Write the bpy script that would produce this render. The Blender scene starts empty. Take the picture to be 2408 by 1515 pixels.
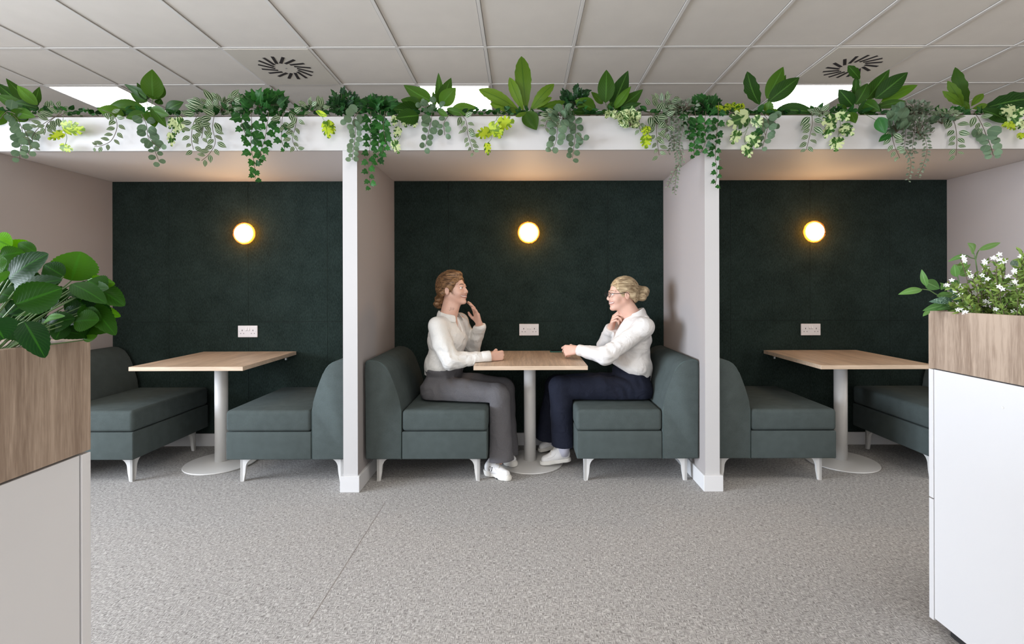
import bpy, bmesh, math, random
import numpy as np
from mathutils import Vector, Matrix, noise as mnoise
random.seed(7)
PI = math.pi
SC = bpy.context.scene
COL = SC.collection
F = 17.0 / 36.0 * 2408.0          # focal length in pixels of the 17 mm lens
H = 1.186                         # camera height
VU, VV, ROLL = 1227.0, 674.0, 0.0026
CR, SR = math.cos(ROLL), math.sin(ROLL)

def at(u, v, Y):
    """the point of the room at depth Y seen at (u, v) of the photograph"""
    du, dv = u - VU, v - VV
    return Vector(((du * CR - dv * SR) * Y / F, Y, H - (du * SR + dv * CR) * Y / F))

# ------------------------------------------------------------------ objects
def tag(o, label=None, cat=None, group=None, kind=None):
    if label: o['label'] = label
    if cat: o['category'] = cat
    if group: o['group'] = group
    if kind: o['kind'] = kind
    return o

def thing(name, label, cat, loc=(0, 0, 0), group=None, rz=0.0):
    o = bpy.data.objects.new(name, None)
    o.empty_display_size = 0.05
    COL.objects.link(o)
    o.location = loc
    o.rotation_euler = (0, 0, rz)
    return tag(o, label, cat, group)

def link(name, me, mats, parent=None, smooth=False, world=False):
    if not isinstance(mats, (list, tuple)): mats = [mats]
    for m in mats: me.materials.append(m)
    if smooth:
        me.polygons.foreach_set('use_smooth', [True] * len(me.polygons))
    o = bpy.data.objects.new(name, me)
    COL.objects.link(o)
    if parent is not None:
        o.parent = parent
        if world:            # geometry was written in world coordinates
            root = parent
            M = Matrix()
            ch = []
            while root is not None:
                ch.append(root); root = root.parent
            for c in reversed(ch): M = M @ c.matrix_basis
            o.matrix_basis = M.inverted()
    return o

def from_bm(name, bm, mats, parent=None, smooth=False, world=False):
    bmesh.ops.recalc_face_normals(bm, faces=bm.faces)
    me = bpy.data.meshes.new(name)
    bm.to_mesh(me); bm.free()
    return link(name, me, mats, parent, smooth, world)

def box(bm, x0, x1, y0, y1, z0, z1, bev=0.0, seg=2):
    vs = [bm.verts.new((x, y, z)) for x in (x0, x1) for y in (y0, y1) for z in (z0, z1)]
    q = [(0, 1, 3, 2), (4, 6, 7, 5), (0, 4, 5, 1), (2, 3, 7, 6), (0, 2, 6, 4), (1, 5, 7, 3)]
    fs = [bm.faces.new([vs[i] for i in f]) for f in q]
    if bev > 0:
        es = list({e for f in fs for e in f.edges})
        bmesh.ops.bevel(bm, geom=es, offset=bev, segments=seg, profile=0.5, affect='EDGES')

def prism(bm, poly, axis, a, b, bev=0.0, seg=2):
    """extrude a 2-D polygon along axis ('x','y','z') from a to b"""
    def mk(p, t):
        if axis == 'y': return (p[0], t, p[1])
        if axis == 'x': return (t, p[0], p[1])
        return (p[0], p[1], t)
    A = [bm.verts.new(mk(p, a)) for p in poly]
    B = [bm.verts.new(mk(p, b)) for p in poly]
    fa = bm.faces.new(A); fb = bm.faces.new(list(reversed(B)))
    n = len(poly)
    fs = [fa, fb] + [bm.faces.new([A[i], B[i], B[(i + 1) % n], A[(i + 1) % n]]) for i in range(n)]
    if bev > 0:
        es = list(set(fa.edges) | set(fb.edges))
        bmesh.ops.bevel(bm, geom=es, offset=bev, segments=seg, profile=0.5, affect='EDGES')

def lathe(bm, prof, c=(0, 0, 0), seg=40, axis='z', close=True):
    rings = []
    for r, t in prof:
        ring = []
        for i in range(seg):
            a = 2 * PI * i / seg
            x, y = r * math.cos(a), r * math.sin(a)
            p = (c[0] + x, c[1] + y, c[2] + t) if axis == 'z' else (c[0] + x, c[1] + t, c[2] + y)
            ring.append(bm.verts.new(p))
        rings.append(ring)
    for A, B in zip(rings, rings[1:]):
        for i in range(seg):
            bm.faces.new([A[i], A[(i + 1) % seg], B[(i + 1) % seg], B[i]])
    if close:
        bm.faces.new(rings[0]); bm.faces.new(list(reversed(rings[-1])))

def tube(bm, pts, rad, seg=6, cap=True):
    pts = [Vector(p) for p in pts]
    n = len(pts)
    rads = rad if isinstance(rad, (list, tuple)) else [rad] * n
    ref = Vector((0.13, -1, 0.21)).normalized()
    rings = []
    for i, p in enumerate(pts):
        d = (pts[min(i + 1, n - 1)] - pts[max(i - 1, 0)])
        if d.length < 1e-9: d = Vector((0, 0, 1))
        d.normalize()
        s = d.cross(ref)
        if s.length < 1e-3: s = d.cross(Vector((1, 0, 0)))
        s.normalize(); t = d.cross(s)
        rings.append([bm.verts.new(p + (s * math.cos(2 * PI * k / seg) + t * math.sin(2 * PI * k / seg)) * rads[i]) for k in range(seg)])
    for A, B in zip(rings, rings[1:]):
        for k in range(seg):
            bm.faces.new([A[k], A[(k + 1) % seg], B[(k + 1) % seg], B[k]])
    if cap and seg > 2:
        bm.faces.new(rings[0]); bm.faces.new(list(reversed(rings[-1])))

def catmull(pts, n=8):
    pts = [Vector(p) for p in pts]
    P = [pts[0] * 2 - pts[1]] + pts + [pts[-1] * 2 - pts[-2]]
    out = []
    for i in range(1, len(P) - 2):
        for k in range(n):
            t = k / n
            a, b, c, d = P[i - 1], P[i], P[i + 1], P[i + 2]
            out.append(0.5 * ((2 * b) + (c - a) * t + (2 * a - 5 * b + 4 * c - d) * t * t + (3 * b - a - 3 * c + d) * t ** 3))
    out.append(pts[-1])
    return out

# ------------------------------------------------------------------ materials
def newmat(name):
    m = bpy.data.materials.new(name); m.use_nodes = True
    nt = m.node_tree; nt.nodes.clear()
    out = nt.nodes.new('ShaderNodeOutputMaterial')
    b = nt.nodes.new('ShaderNodeBsdfPrincipled')
    nt.links.new(b.outputs[0], out.inputs[0])
    return m, nt, b, out

def N(nt, t, **kw):
    n = nt.nodes.new(t)
    for k, v in kw.items():
        if k.startswith('i_'):
            key = k[2:]
            n.inputs[int(key) if key.isdigit() else key.replace('_', ' ')].default_value = v
        else: setattr(n, k, v)
    return n

def ramp(nt, stops, interp='LINEAR'):
    r = nt.nodes.new('ShaderNodeValToRGB')
    cr = r.color_ramp; cr.interpolation = interp
    while len(cr.elements) < len(stops): cr.elements.new(0.5)
    for e, (p, c) in zip(cr.elements, stops):
        e.position = p; e.color = (c[0], c[1], c[2], 1)
    return r

def coords(nt, scale=(1, 1, 1), kind='Object', rot=(0, 0, 0)):
    tc = N(nt, 'ShaderNodeTexCoord'); mp = N(nt, 'ShaderNodeMapping')
    mp.inputs['Scale'].default_value = scale
    mp.inputs['Rotation'].default_value = rot
    nt.links.new(tc.outputs[kind], mp.inputs[0])
    return mp.outputs[0]

def bump(nt, b, src, strength, dist):
    bp = N(nt, 'ShaderNodeBump'); bp.inputs['Strength'].default_value = strength
    bp.inputs['Distance'].default_value = dist
    nt.links.new(src, bp.inputs['Height']); nt.links.new(bp.outputs[0], b.inputs['Normal'])
    return bp

def plain(name, col, rough=0.5, metal=0.0, bumps=None, var=0.0, spec=0.5, sheen=0.0):
    m, nt, b, out = newmat(name)
    b.inputs['Base Color'].default_value = (*col, 1)
    b.inputs['Roughness'].default_value = rough
    b.inputs['Metallic'].default_value = metal
    b.inputs['Specular IOR Level'].default_value = spec
    if sheen:
        b.inputs['Sheen Weight'].default_value = sheen
        b.inputs['Sheen Roughness'].default_value = 0.5
    if var:
        n = N(nt, 'ShaderNodeTexNoise', i_Scale=6.0, i_Detail=4.0)
        nt.links.new(coords(nt), n.inputs['Vector'])
        r = ramp(nt, [(0.3, [c * (1 - var) for c in col]), (0.7, [min(1, c * (1 + var)) for c in col])])
        nt.links.new(n.outputs[0], r.inputs[0]); nt.links.new(r.outputs[0], b.inputs['Base Color'])
    if bumps:
        sc, st, di = bumps
        n = N(nt, 'ShaderNodeTexNoise', i_Scale=sc, i_Detail=3.0)
        nt.links.new(coords(nt), n.inputs['Vector'])
        bump(nt, b, n.outputs[0], st, di)
    return m

def fabric(name, col, scale=900, var=0.25, rough=0.95, spec=0.15):
    m, nt, b, out = newmat(name)
    co = coords(nt)
    n1 = N(nt, 'ShaderNodeTexNoise', i_Scale=scale, i_Detail=2.0)
    n2 = N(nt, 'ShaderNodeTexNoise', i_Scale=scale / 40, i_Detail=3.0)
    nt.links.new(co, n1.inputs['Vector']); nt.links.new(co, n2.inputs['Vector'])
    mx = N(nt, 'ShaderNodeMath', operation='MULTIPLY_ADD'); mx.inputs[1].default_value = 0.7
    nt.links.new(n1.outputs[0], mx.inputs[0])
    m2 = N(nt, 'ShaderNodeMath', operation='MULTIPLY'); m2.inputs[1].default_value = 0.3
    nt.links.new(n2.outputs[0], m2.inputs[0]); nt.links.new(m2.outputs[0], mx.inputs[2])
    r = ramp(nt, [(0.3, [c * (1 - var) for c in col]), (0.7, [c * (1 + var) for c in col])])
    nt.links.new(mx.outputs[0], r.inputs[0]); nt.links.new(r.outputs[0], b.inputs['Base Color'])
    b.inputs['Roughness'].default_value = rough
    b.inputs['Specular IOR Level'].default_value = spec
    bump(nt, b, n1.outputs[0], 0.25, 0.0008)
    return m

def wood(name, light, dark, grain='y', rough=0.45, scale=1.0):
    m, nt, b, out = newmat(name)
    s = {'y': (1, 0.06, 1), 'z': (1, 1, 0.06), 'x': (0.06, 1, 1)}[grain]
    co = coords(nt, tuple(q * scale for q in s))
    n0 = N(nt, 'ShaderNodeTexNoise', i_Scale=9.0, i_Detail=3.0, i_Distortion=0.6)
    n1 = N(nt, 'ShaderNodeTexNoise', i_Scale=60.0, i_Detail=6.0, i_Roughness=0.65, i_Distortion=0.4)
    n2 = N(nt, 'ShaderNodeTexNoise', i_Scale=260.0, i_Detail=3.0)
    for n in (n0, n1, n2): nt.links.new(co, n.inputs['Vector'])
    a = N(nt, 'ShaderNodeMath', operation='MULTIPLY_ADD'); a.inputs[1].default_value = 0.34
    nt.links.new(n0.outputs[0], a.inputs[0])
    c = N(nt, 'ShaderNodeMath', operation='MULTIPLY_ADD'); c.inputs[1].default_value = 0.46
    nt.links.new(n1.outputs[0], c.inputs[0])
    d = N(nt, 'ShaderNodeMath', operation='MULTIPLY'); d.inputs[1].default_value = 0.20
    nt.links.new(n2.outputs[0], d.inputs[0])
    nt.links.new(d.outputs[0], c.inputs[2]); nt.links.new(c.outputs[0], a.inputs[2])
    mid = [(p + q) / 2 for p, q in zip(light, dark)]
    r = ramp(nt, [(0.41, dark), (0.5, mid), (0.58, light)])
    nt.links.new(a.outputs[0], r.inputs[0]); nt.links.new(r.outputs[0], b.inputs['Base Color'])
    b.inputs['Roughness'].default_value = rough
    bump(nt, b, n1.outputs[0], 0.12, 0.001)
    return m

def carpet_mat():
    m, nt, b, out = newmat('grey_woven_carpet')
    ca, cb = coords(nt, (0.16, 1, 1)), coords(nt, (1, 0.16, 1))
    na = N(nt, 'ShaderNodeTexNoise', i_Scale=330.0, i_Detail=2.0)
    nb = N(nt, 'ShaderNodeTexNoise', i_Scale=330.0, i_Detail=2.0)
    nt.links.new(ca, na.inputs['Vector']); nt.links.new(cb, nb.inputs['Vector'])
    sel = N(nt, 'ShaderNodeTexNoise', i_Scale=60.0, i_Detail=2.0)
    nt.links.new(coords(nt), sel.inputs['Vector'])
    selr = ramp(nt, [(0.45, (0, 0, 0)), (0.55, (1, 1, 1))])
    nt.links.new(sel.outputs[0], selr.inputs[0])
    mx = N(nt, 'ShaderNodeMix')
    nt.links.new(selr.outputs[0], mx.inputs[0]); nt.links.new(na.outputs[0], mx.inputs[2]); nt.links.new(nb.outputs[0], mx.inputs[3])
    fine = N(nt, 'ShaderNodeTexNoise', i_Scale=900.0, i_Detail=1.0)
    nt.links.new(coords(nt), fine.inputs['Vector'])
    ad = N(nt, 'ShaderNodeMath', operation='MULTIPLY_ADD'); ad.inputs[1].default_value = 0.35
    nt.links.new(fine.outputs[0], ad.inputs[0])
    s2 = N(nt, 'ShaderNodeMath', operation='MULTIPLY'); s2.inputs[1].default_value = 0.65
    nt.links.new(mx.outputs[0], s2.inputs[0]); nt.links.new(s2.outputs[0], ad.inputs[2])
    r = ramp(nt, [(0.37, (0.15, 0.143, 0.136)), (0.5, (0.36, 0.345, 0.33)), (0.60, (0.60, 0.585, 0.565))])
    nt.links.new(ad.outputs[0], r.inputs[0])
    # the joints between carpet tiles: a hair-thin dark seam, one across every metre
    nt.links.new(r.outputs[0], b.inputs['Base Color'])
    b.inputs['Roughness'].default_value = 1.0
    b.inputs['Specular IOR Level'].default_value = 0.1
    bump(nt, b, ad.outputs[0], 0.5, 0.004)
    return m

def emit(name, col, s):
    m = bpy.data.materials.new(name); m.use_nodes = True
    nt = m.node_tree; nt.nodes.clear()
    out = nt.nodes.new('ShaderNodeOutputMaterial'); e = nt.nodes.new('ShaderNodeEmission')
    e.inputs[0].default_value = (*col, 1); e.inputs[1].default_value = s
    nt.links.new(e.outputs[0], out.inputs[0])
    return m

def leaf_mat(name, dark, light, vein, style='plain', trans=0.3, rough=0.35, stripe=None):
    """leaf colour from the leaf's own UV (u across, v along) and its tint attribute"""
    m, nt, b, out = newmat(name)
    L = nt.links
    uv = N(nt, 'ShaderNodeUVMap'); sep = N(nt, 'ShaderNodeSeparateXYZ'); L.new(uv.outputs[0], sep.inputs[0])
    tint = N(nt, 'ShaderNodeAttribute', attribute_name='tint')
    base = N(nt, 'ShaderNodeMix', data_type='RGBA')
    base.inputs[6].default_value = (*dark, 1); base.inputs[7].default_value = (*light, 1)
    L.new(tint.outputs['Fac'], base.inputs[0])
    ax = N(nt, 'ShaderNodeMath', operation='SUBTRACT'); ax.inputs[1].default_value = 0.5
    L.new(sep.outputs[0], ax.inputs[0])
    ab = N(nt, 'ShaderNodeMath', operation='ABSOLUTE'); L.new(ax.outputs[0], ab.inputs[0])
    # side veins
    w1 = N(nt, 'ShaderNodeMath', operation='MULTIPLY'); w1.inputs[1].default_value = -7.0; L.new(ab.outputs[0], w1.inputs[0])
    w2 = N(nt, 'ShaderNodeMath', operation='MULTIPLY_ADD'); w2.inputs[1].default_value = 10.0
    L.new(sep.outputs[1], w2.inputs[0]); L.new(w1.outputs[0], w2.inputs[2])
    fr = N(nt, 'ShaderNodeMath', operation='FRACT'); L.new(w2.outputs[0], fr.inputs[0])
    vr = ramp(nt, [(0.0, (1, 1, 1)), (0.10, (0.15, 0.15, 0.15)), (0.5, (0, 0, 0)), (0.9, (0.15, 0.15, 0.15)), (1.0, (1, 1, 1))])
    L.new(fr.outputs[0], vr.inputs[0])
    mr = ramp(nt, [(0.0, (1, 1, 1)), (0.025, (0.9, 0.9, 0.9)), (0.05, (0, 0, 0))]); L.new(ab.outputs[0], mr.inputs[0])
    vs = N(nt, 'ShaderNodeMath', operation='MULTIPLY'); vs.inputs[1].default_value = 0.35; L.new(vr.outputs[0], vs.inputs[0])
    mxv = N(nt, 'ShaderNodeMath', operation='MAXIMUM'); L.new(vs.outputs[0], mxv.inputs[0]); L.new(mr.outputs[0], mxv.inputs[1])
    sc = N(nt, 'ShaderNodeMath', operation='MULTIPLY'); sc.inputs[1].default_value = 0.55 if style != 'net' else 1.0
    L.new(mxv.outputs[0], sc.inputs[0])
    colv = N(nt, 'ShaderNodeMix', data_type='RGBA'); colv.inputs[7].default_value = (*vein, 1)
    L.new(base.outputs[2], colv.inputs[6]); L.new(sc.outputs[0], colv.inputs[0])
    col = colv.outputs[2]
    if style == 'stripe':
        sr = ramp(nt, [(0.0, (0, 0, 0)), (0.10, (0, 0, 0)), (0.13, (1, 1, 1)), (0.22, (1, 1, 1)), (0.25, (0, 0, 0)), (0.40, (0, 0, 0)), (0.44, (0.6, 0.6, 0.6))])
        L.new(ab.outputs[0], sr.inputs[0])
        mx = N(nt, 'ShaderNodeMix', data_type='RGBA'); mx.inputs[7].default_value = (*stripe, 1)
        L.new(base.outputs[2], mx.inputs[6]); L.new(sr.outputs[0], mx.inputs[0]); col = mx.outputs[2]
    elif style == 'variegated':
        nz = N(nt, 'ShaderNodeTexNoise', i_Scale=2.6, i_Detail=2.0, i_Distortion=1.0)
        tc = N(nt, 'ShaderNodeTexCoord'); L.new(tc.outputs['UV'], nz.inputs['Vector'])
        ad = N(nt, 'ShaderNodeVectorMath', operation='ADD'); L.new(tc.outputs['UV'], ad.inputs[0])
        tm = N(nt, 'ShaderNodeVectorMath', operation='SCALE'); tm.inputs['Scale'].default_value = 37.0
        L.new(tint.outputs['Vector'], tm.inputs[0]); L.new(tm.outputs[0], ad.inputs[1]); L.new(ad.outputs[0], nz.inputs['Vector'])
        sr = ramp(nt, [(0.46, (0, 0, 0)), (0.52, (1, 1, 1))]); L.new(nz.outputs[0], sr.inputs[0])
        mx = N(nt, 'ShaderNodeMix', data_type='RGBA'); mx.inputs[7].default_value = (*stripe, 1)
        L.new(colv.outputs[2], mx.inputs[6]); L.new(sr.outputs[0], mx.inputs[0]); col = mx.outputs[2]
    elif style == 'net':
        vo = N(nt, 'ShaderNodeTexVoronoi', feature='DISTANCE_TO_EDGE', i_Scale=12.0)
        tc = N(nt, 'ShaderNodeTexCoord'); L.new(tc.outputs['UV'], vo.inputs['Vector'])
        sr = ramp(nt, [(0.03, (1, 1, 1)), (0.08, (0, 0, 0))]); L.new(vo.outputs[0], sr.inputs[0])
        mx = N(nt, 'ShaderNodeMix', data_type='RGBA'); mx.inputs[7].default_value = (*vein, 1)
        L.new(base.outputs[2], mx.inputs[6]); L.new(sr.outputs[0], mx.inputs[0]); col = mx.outputs[2]
    L.new(col, b.inputs['Base Color'])
    b.inputs['Roughness'].default_value = rough
    b.inputs['Specular IOR Level'].default_value = 0.14
    bump(nt, b, vr.outputs[0], 0.22, 0.0015)
    tr = N(nt, 'ShaderNodeBsdfTranslucent')
    hs = N(nt, 'ShaderNodeHueSaturation', i_Saturation=1.15, i_Value=1.5); hs.inputs['Hue'].default_value = 0.485
    L.new(col, hs.inputs['Color']); L.new(hs.outputs[0], tr.inputs[0])
    ms = N(nt, 'ShaderNodeMixShader'); ms.inputs[0].default_value = trans
    L.new(b.outputs[0], ms.inputs[1]); L.new(tr.outputs[0], ms.inputs[2]); L.new(ms.outputs[0], out.inputs[0])
    return m

M = {}
M['wall'] = plain('white_wall_paint', (0.51, 0.50, 0.495), 0.6, bumps=(60, 0.03, 0.002))
M['taupe'] = plain('soft_grey_partition_paint', (0.35, 0.322, 0.312), 0.65, bumps=(60, 0.03, 0.002))
M['soffit'] = plain('pale_soffit_paint', (0.66, 0.62, 0.60), 0.6)
M['skirt'] = plain('white_satin_skirting', (0.66, 0.655, 0.655), 0.35)
M['ceil'] = plain('ceiling_tile_mineral', (0.80, 0.745, 0.675), 0.9, bumps=(500, 0.15, 0.0008), var=0.02)
M['tee'] = plain('ceiling_grid_paint', (0.80, 0.765, 0.72), 0.5)
M['gap'] = plain('ceiling_joint_dark', (0.24, 0.22, 0.20), 0.9)
M['carpet'] = carpet_mat()
M['bench'] = fabric('slate_green_upholstery', (0.066, 0.082, 0.080), 700, 0.28)
M['piping'] = fabric('slate_green_piping', (0.075, 0.105, 0.103), 700, 0.2)
M['white_metal'] = plain('white_powder_coat', (0.68, 0.67, 0.65), 0.4)
M['oak'] = wood('light_oak_laminate', (0.60, 0.45, 0.325), (0.39, 0.28, 0.195), 'y')
M['oak_edge'] = wood('light_oak_edge_band', (0.64, 0.49, 0.36), (0.50, 0.375, 0.265), 'x')
M['oak_box'] = wood('oak_planter_laminate', (0.41, 0.315, 0.24), (0.225, 0.16, 0.115), 'z', 0.5, 1.6)
M['cab'] = plain('white_cabinet_laminate', (0.66, 0.655, 0.66), 0.28)
M['dark'] = plain('shadow_gap_black', (0.02, 0.02, 0.02), 0.7)
M['plastic'] = plain('white_socket_plastic', (0.74, 0.70, 0.70), 0.35)
M['hole'] = plain('socket_hole_dark', (0.03, 0.025, 0.025), 0.6)
M['steel'] = plain('brushed_steel', (0.62, 0.62, 0.63), 0.3, metal=1.0)
M['brass'] = plain('brass_ring', (0.72, 0.46, 0.18), 0.28, metal=1.0)
M['soil'] = plain('dark_planting_soil', (0.025, 0.02, 0.016), 1.0, bumps=(80, 0.8, 0.01))

def felt():
    m, nt, b, out = newmat('dark_green_felt_panel')
    n1 = N(nt, 'ShaderNodeTexNoise', i_Scale=240.0, i_Detail=3.0)
    n2 = N(nt, 'ShaderNodeTexNoise', i_Scale=7.0, i_Detail=5.0)
    nt.links.new(coords(nt, (1, 1, 0.25)), n1.inputs['Vector']); nt.links.new(coords(nt), n2.inputs['Vector'])
    a = N(nt, 'ShaderNodeMath', operation='MULTIPLY_ADD'); a.inputs[1].default_value = 0.70
    nt.links.new(n1.outputs[0], a.inputs[0])
    s = N(nt, 'ShaderNodeMath', operation='MULTIPLY'); s.inputs[1].default_value = 0.30
    nt.links.new(n2.outputs[0], s.inputs[0]); nt.links.new(s.outputs[0], a.inputs[2])
    r = ramp(nt, [(0.34, (0.008, 0.0135, 0.0112)), (0.66, (0.024, 0.038, 0.033))])
    nt.links.new(a.outputs[0], r.inputs[0]); nt.links.new(r.outputs[0], b.inputs['Base Color'])
    b.inputs['Roughness'].default_value = 1.0
    b.inputs['Specular IOR Level'].default_value = 0.1
    b.inputs['Sheen Weight'].default_value = 0.06
    bump(nt, b, n1.outputs[0], 0.2, 0.001)
    return m
M['felt'] = felt()
M['felt_back'] = plain('felt_joint_black', (0.006, 0.008, 0.007), 1.0)

def glass():
    # thin clear glass, lamp glow painted in as amber tint: light passes, the rim catches highlights
    m = bpy.data.materials.new('glow_tinted_glass'); m.use_nodes = True
    nt = m.node_tree; nt.nodes.clear(); L = nt.links
    out = N(nt, 'ShaderNodeOutputMaterial'); tr = N(nt, 'ShaderNodeBsdfTransparent'); gl = N(nt, 'ShaderNodeBsdfGlossy'); tl = N(nt, 'ShaderNodeBsdfTranslucent')
    tr.inputs[0].default_value = (0.95, 0.72, 0.40, 1); gl.inputs[0].default_value = (1.0, 0.80, 0.5, 1); gl.inputs['Roughness'].default_value = 0.15
    tl.inputs[0].default_value = (0.85, 0.45, 0.12, 1)
    n = N(nt, 'ShaderNodeTexNoise', i_Scale=160.0); L.new(coords(nt), n.inputs['Vector'])
    bp = N(nt, 'ShaderNodeBump'); bp.inputs['Strength'].default_value = 0.4; bp.inputs['Distance'].default_value = 0.003
    L.new(n.outputs[0], bp.inputs['Height']); L.new(bp.outputs[0], gl.inputs['Normal'])
    a = N(nt, 'ShaderNodeMixShader'); a.inputs[0].default_value = 0.07; L.new(tr.outputs[0], a.inputs[1]); L.new(tl.outputs[0], a.inputs[2])
    b = N(nt, 'ShaderNodeMixShader'); b.inputs[0].default_value = 0.09; L.new(a.outputs[0], b.inputs[1]); L.new(gl.outputs[0], b.inputs[2])
    L.new(b.outputs[0], out.inputs[0])
    return m
M['glass'] = glass()
M['lamp'] = emit('opal_lamp_glow', (1.0, 0.63, 0.31), 48.0)
M['panel'] = emit('ceiling_panel_glow', (1.0, 0.955, 0.89), 11.0)
# ------------------------------------------------------------------ the setting
YF, YB = 2.80, 3.62               # front of the booths, face of the felt wall
ZS, ZT = 1.977, 2.173             # booth soffit, top of the bulkhead
ZC = 2.812                        # office ceiling
X0, X1 = -6.6, 6.4                # the office
Y0, Y1 = -4.2, 7.4
def struct(name, bm, mats, label=None):
    o = from_bm(name, bm, mats)
    tag(o, label, None, None, 'structure')
    return o

bm = bmesh.new(); box(bm, X0 - 0.1, X1 + 0.1, Y0 - 0.1, Y1 + 0.1, -0.12, 0.0)
struct('floor', bm, M['carpet'], 'grey woven carpet floor')
# carpet joint that shows in front of the left pillar
bm = bmesh.new()
for (a, b2) in ((at(908, 1180, 2.66), at(795, 1352, 1.99)),):
    w = 0.0013
    box(bm, -0.755 - w, -0.755 + w, 1.70, 2.66, 0.0, 0.0006)
struct('trim_9', bm, M['gap'], 'thin dark joint between two carpet lengths')

# ceiling: tiles a little above a white tee grid
GX0, GY0, G = -0.245, 3.289, 0.6
bm = bmesh.new(); box(bm, X0, X1, Y0, Y1, ZC + 0.006, ZC + 0.10)
struct('ceiling', bm, M['ceil'], 'suspended ceiling of square mineral tiles')
nx0, nx1 = int((X0 - GX0) / G) - 1, int((X1 - GX0) / G) + 1
ny0, ny1 = int((Y0 - GY0) / G) - 1, int((Y1 - GY0) / G) + 1
bm = bmesh.new(); bg = bmesh.new()
for i in range(nx0, nx1 + 1):
    x = GX0 + i * G
    if X0 < x < X1:
        box(bm, x - 0.010, x + 0.010, Y0, Y1, ZC, ZC + 0.008)
        box(bg, x - 0.0135, x + 0.0135, Y0, Y1, ZC + 0.0045, ZC + 0.0075)
for j in range(ny0, ny1 + 1):
    y = GY0 + j * G
    if Y0 < y < Y1:
        box(bm, X0, X1, y - 0.010, y + 0.010, ZC + 0.0002, ZC + 0.008)
        box(bg, X0, X1, y - 0.0135, y + 0.0135, ZC + 0.0046, ZC + 0.0075)
struct('trim_1', bm, M['tee'], 'white tee grid of the suspended ceiling')
struct('trim_2', bg, M['gap'], 'dark joints beside the ceiling grid')

def wall_box(name, x0, x1, y0, y1, z0, z1, mat, label):
    b = bmesh.new(); box(b, x0, x1, y0, y1, z0, z1); return struct(name, b, mat, label)

# the office walls outside the picture, with daylight windows on the left
WY0, WY1, WZ0, WZ1 = -2.2, 1.75, 0.75, 2.45
b = bmesh.new()
box(b, X0 - 0.2, X0, Y0, WY0, 0, ZC); box(b, X0 - 0.2, X0, WY1, Y1, 0, ZC)
box(b, X0 - 0.2, X0, WY0, WY1, 0, WZ0); box(b, X0 - 0.2, X0, WY0, WY1, WZ1, ZC)
struct('wall_left', b, M['wall'], 'office wall with the windows, out of frame on the left')
wall_box('wall_right', X1, X1 + 0.2, Y0, Y1, 0, ZC, M['wall'], 'far right office wall')
wall_box('wall_rear', X0, X1, Y0 - 0.2, Y0, 0, ZC, M['wall'], 'office wall behind the camera')
wall_box('wall_far', X0, X1, Y1, Y1 + 0.2, 0, ZC, M['wall'], 'office wall beyond the booths')

# booths: bulkhead, roof, partitions, felt wall
PX = [(-3.147, -3.063), (-1.037, -0.953), (1.061, 1.145), (3.184, 3.268)]
b = bmesh.new(); box(b, -3.9, 4.0, YF, YF + 0.02, ZS, ZT); box(b, -3.9, 4.0, YF + 0.02, YB + 0.1, ZS + 0.001, ZS + 0.06)
box(b, -3.9, 4.0, 3.06, 3.08, ZS + 0.06, ZT)
o = struct('wall_bulkhead', b, [M['wall'], M['soffit']], 'white bulkhead across the top of the booths')
for f in o.data.polygons:
    if f.normal.z < -0.5 and f.center.y > YF + 0.02: f.material_index = 1
for i, (xa, xb) in enumerate(PX):
    b = bmesh.new(); box(b, xa, xb, YF + 0.003, YB, 0, ZS)
    nm = ('wall_outer_left', 'wall_partition_left', 'wall_partition_right', 'wall_outer_right')[i]
    o = struct(nm, b, [M['wall'], M['taupe']], 'partition between booths with a white end')
    for f in o.data.polygons:
        if abs(f.normal.x) > 0.5: f.material_index = 1
b = bmesh.new()
seams = [(-3.063, -2.640, -2.047, -1.455, -1.037), (-0.953, -0.548, 0.646, 1.061), (1.145, 1.563, 2.158, 2.755, 3.184)]
ZSEAM = 0.926
for s in seams:
    for xa, xb in zip(s, s[1:]):
        g = 0.0011
        box(b, xa + g, xb - g, YB, YB + 0.012, 0.0, ZSEAM - g); box(b, xa + g, xb - g, YB, YB + 0.012, ZSEAM + g, ZS)
nf = len(b.faces)
box(b, -3.9, 4.0, YB + 0.010, YB + 0.08, 0, ZS)
o = struct('wall_back', b, [M['felt'], M['felt_back']], 'dark green felt acoustic wall behind the booths')
for i, f in enumerate(o.data.polygons):
    if f.center.y > YB + 0.0125 or (f.area > 5): f.material_index = 1

# white skirting
SH, ST_ = 0.093, 0.014
for i, (xa, xb) in enumerate(PX):
    b = bmesh.new()
    box(b, xa - ST_, xb + ST_, YF - ST_, YB - ST_ - 0.001, 0, SH, 0.002, 1)
    struct('baseboard_%s' % ('outer_left', 'left', 'right', 'outer_right')[i], b, M['skirt'], 'white skirting wrapped round the foot of a partition')
b = bmesh.new()
for s in seams:
    box(b, s[0], s[-1], YB - ST_, YB - 0.0005, 0, SH, 0.002, 1)
struct('baseboard_back', b, M['skirt'], 'white skirting along the felt wall')

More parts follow.
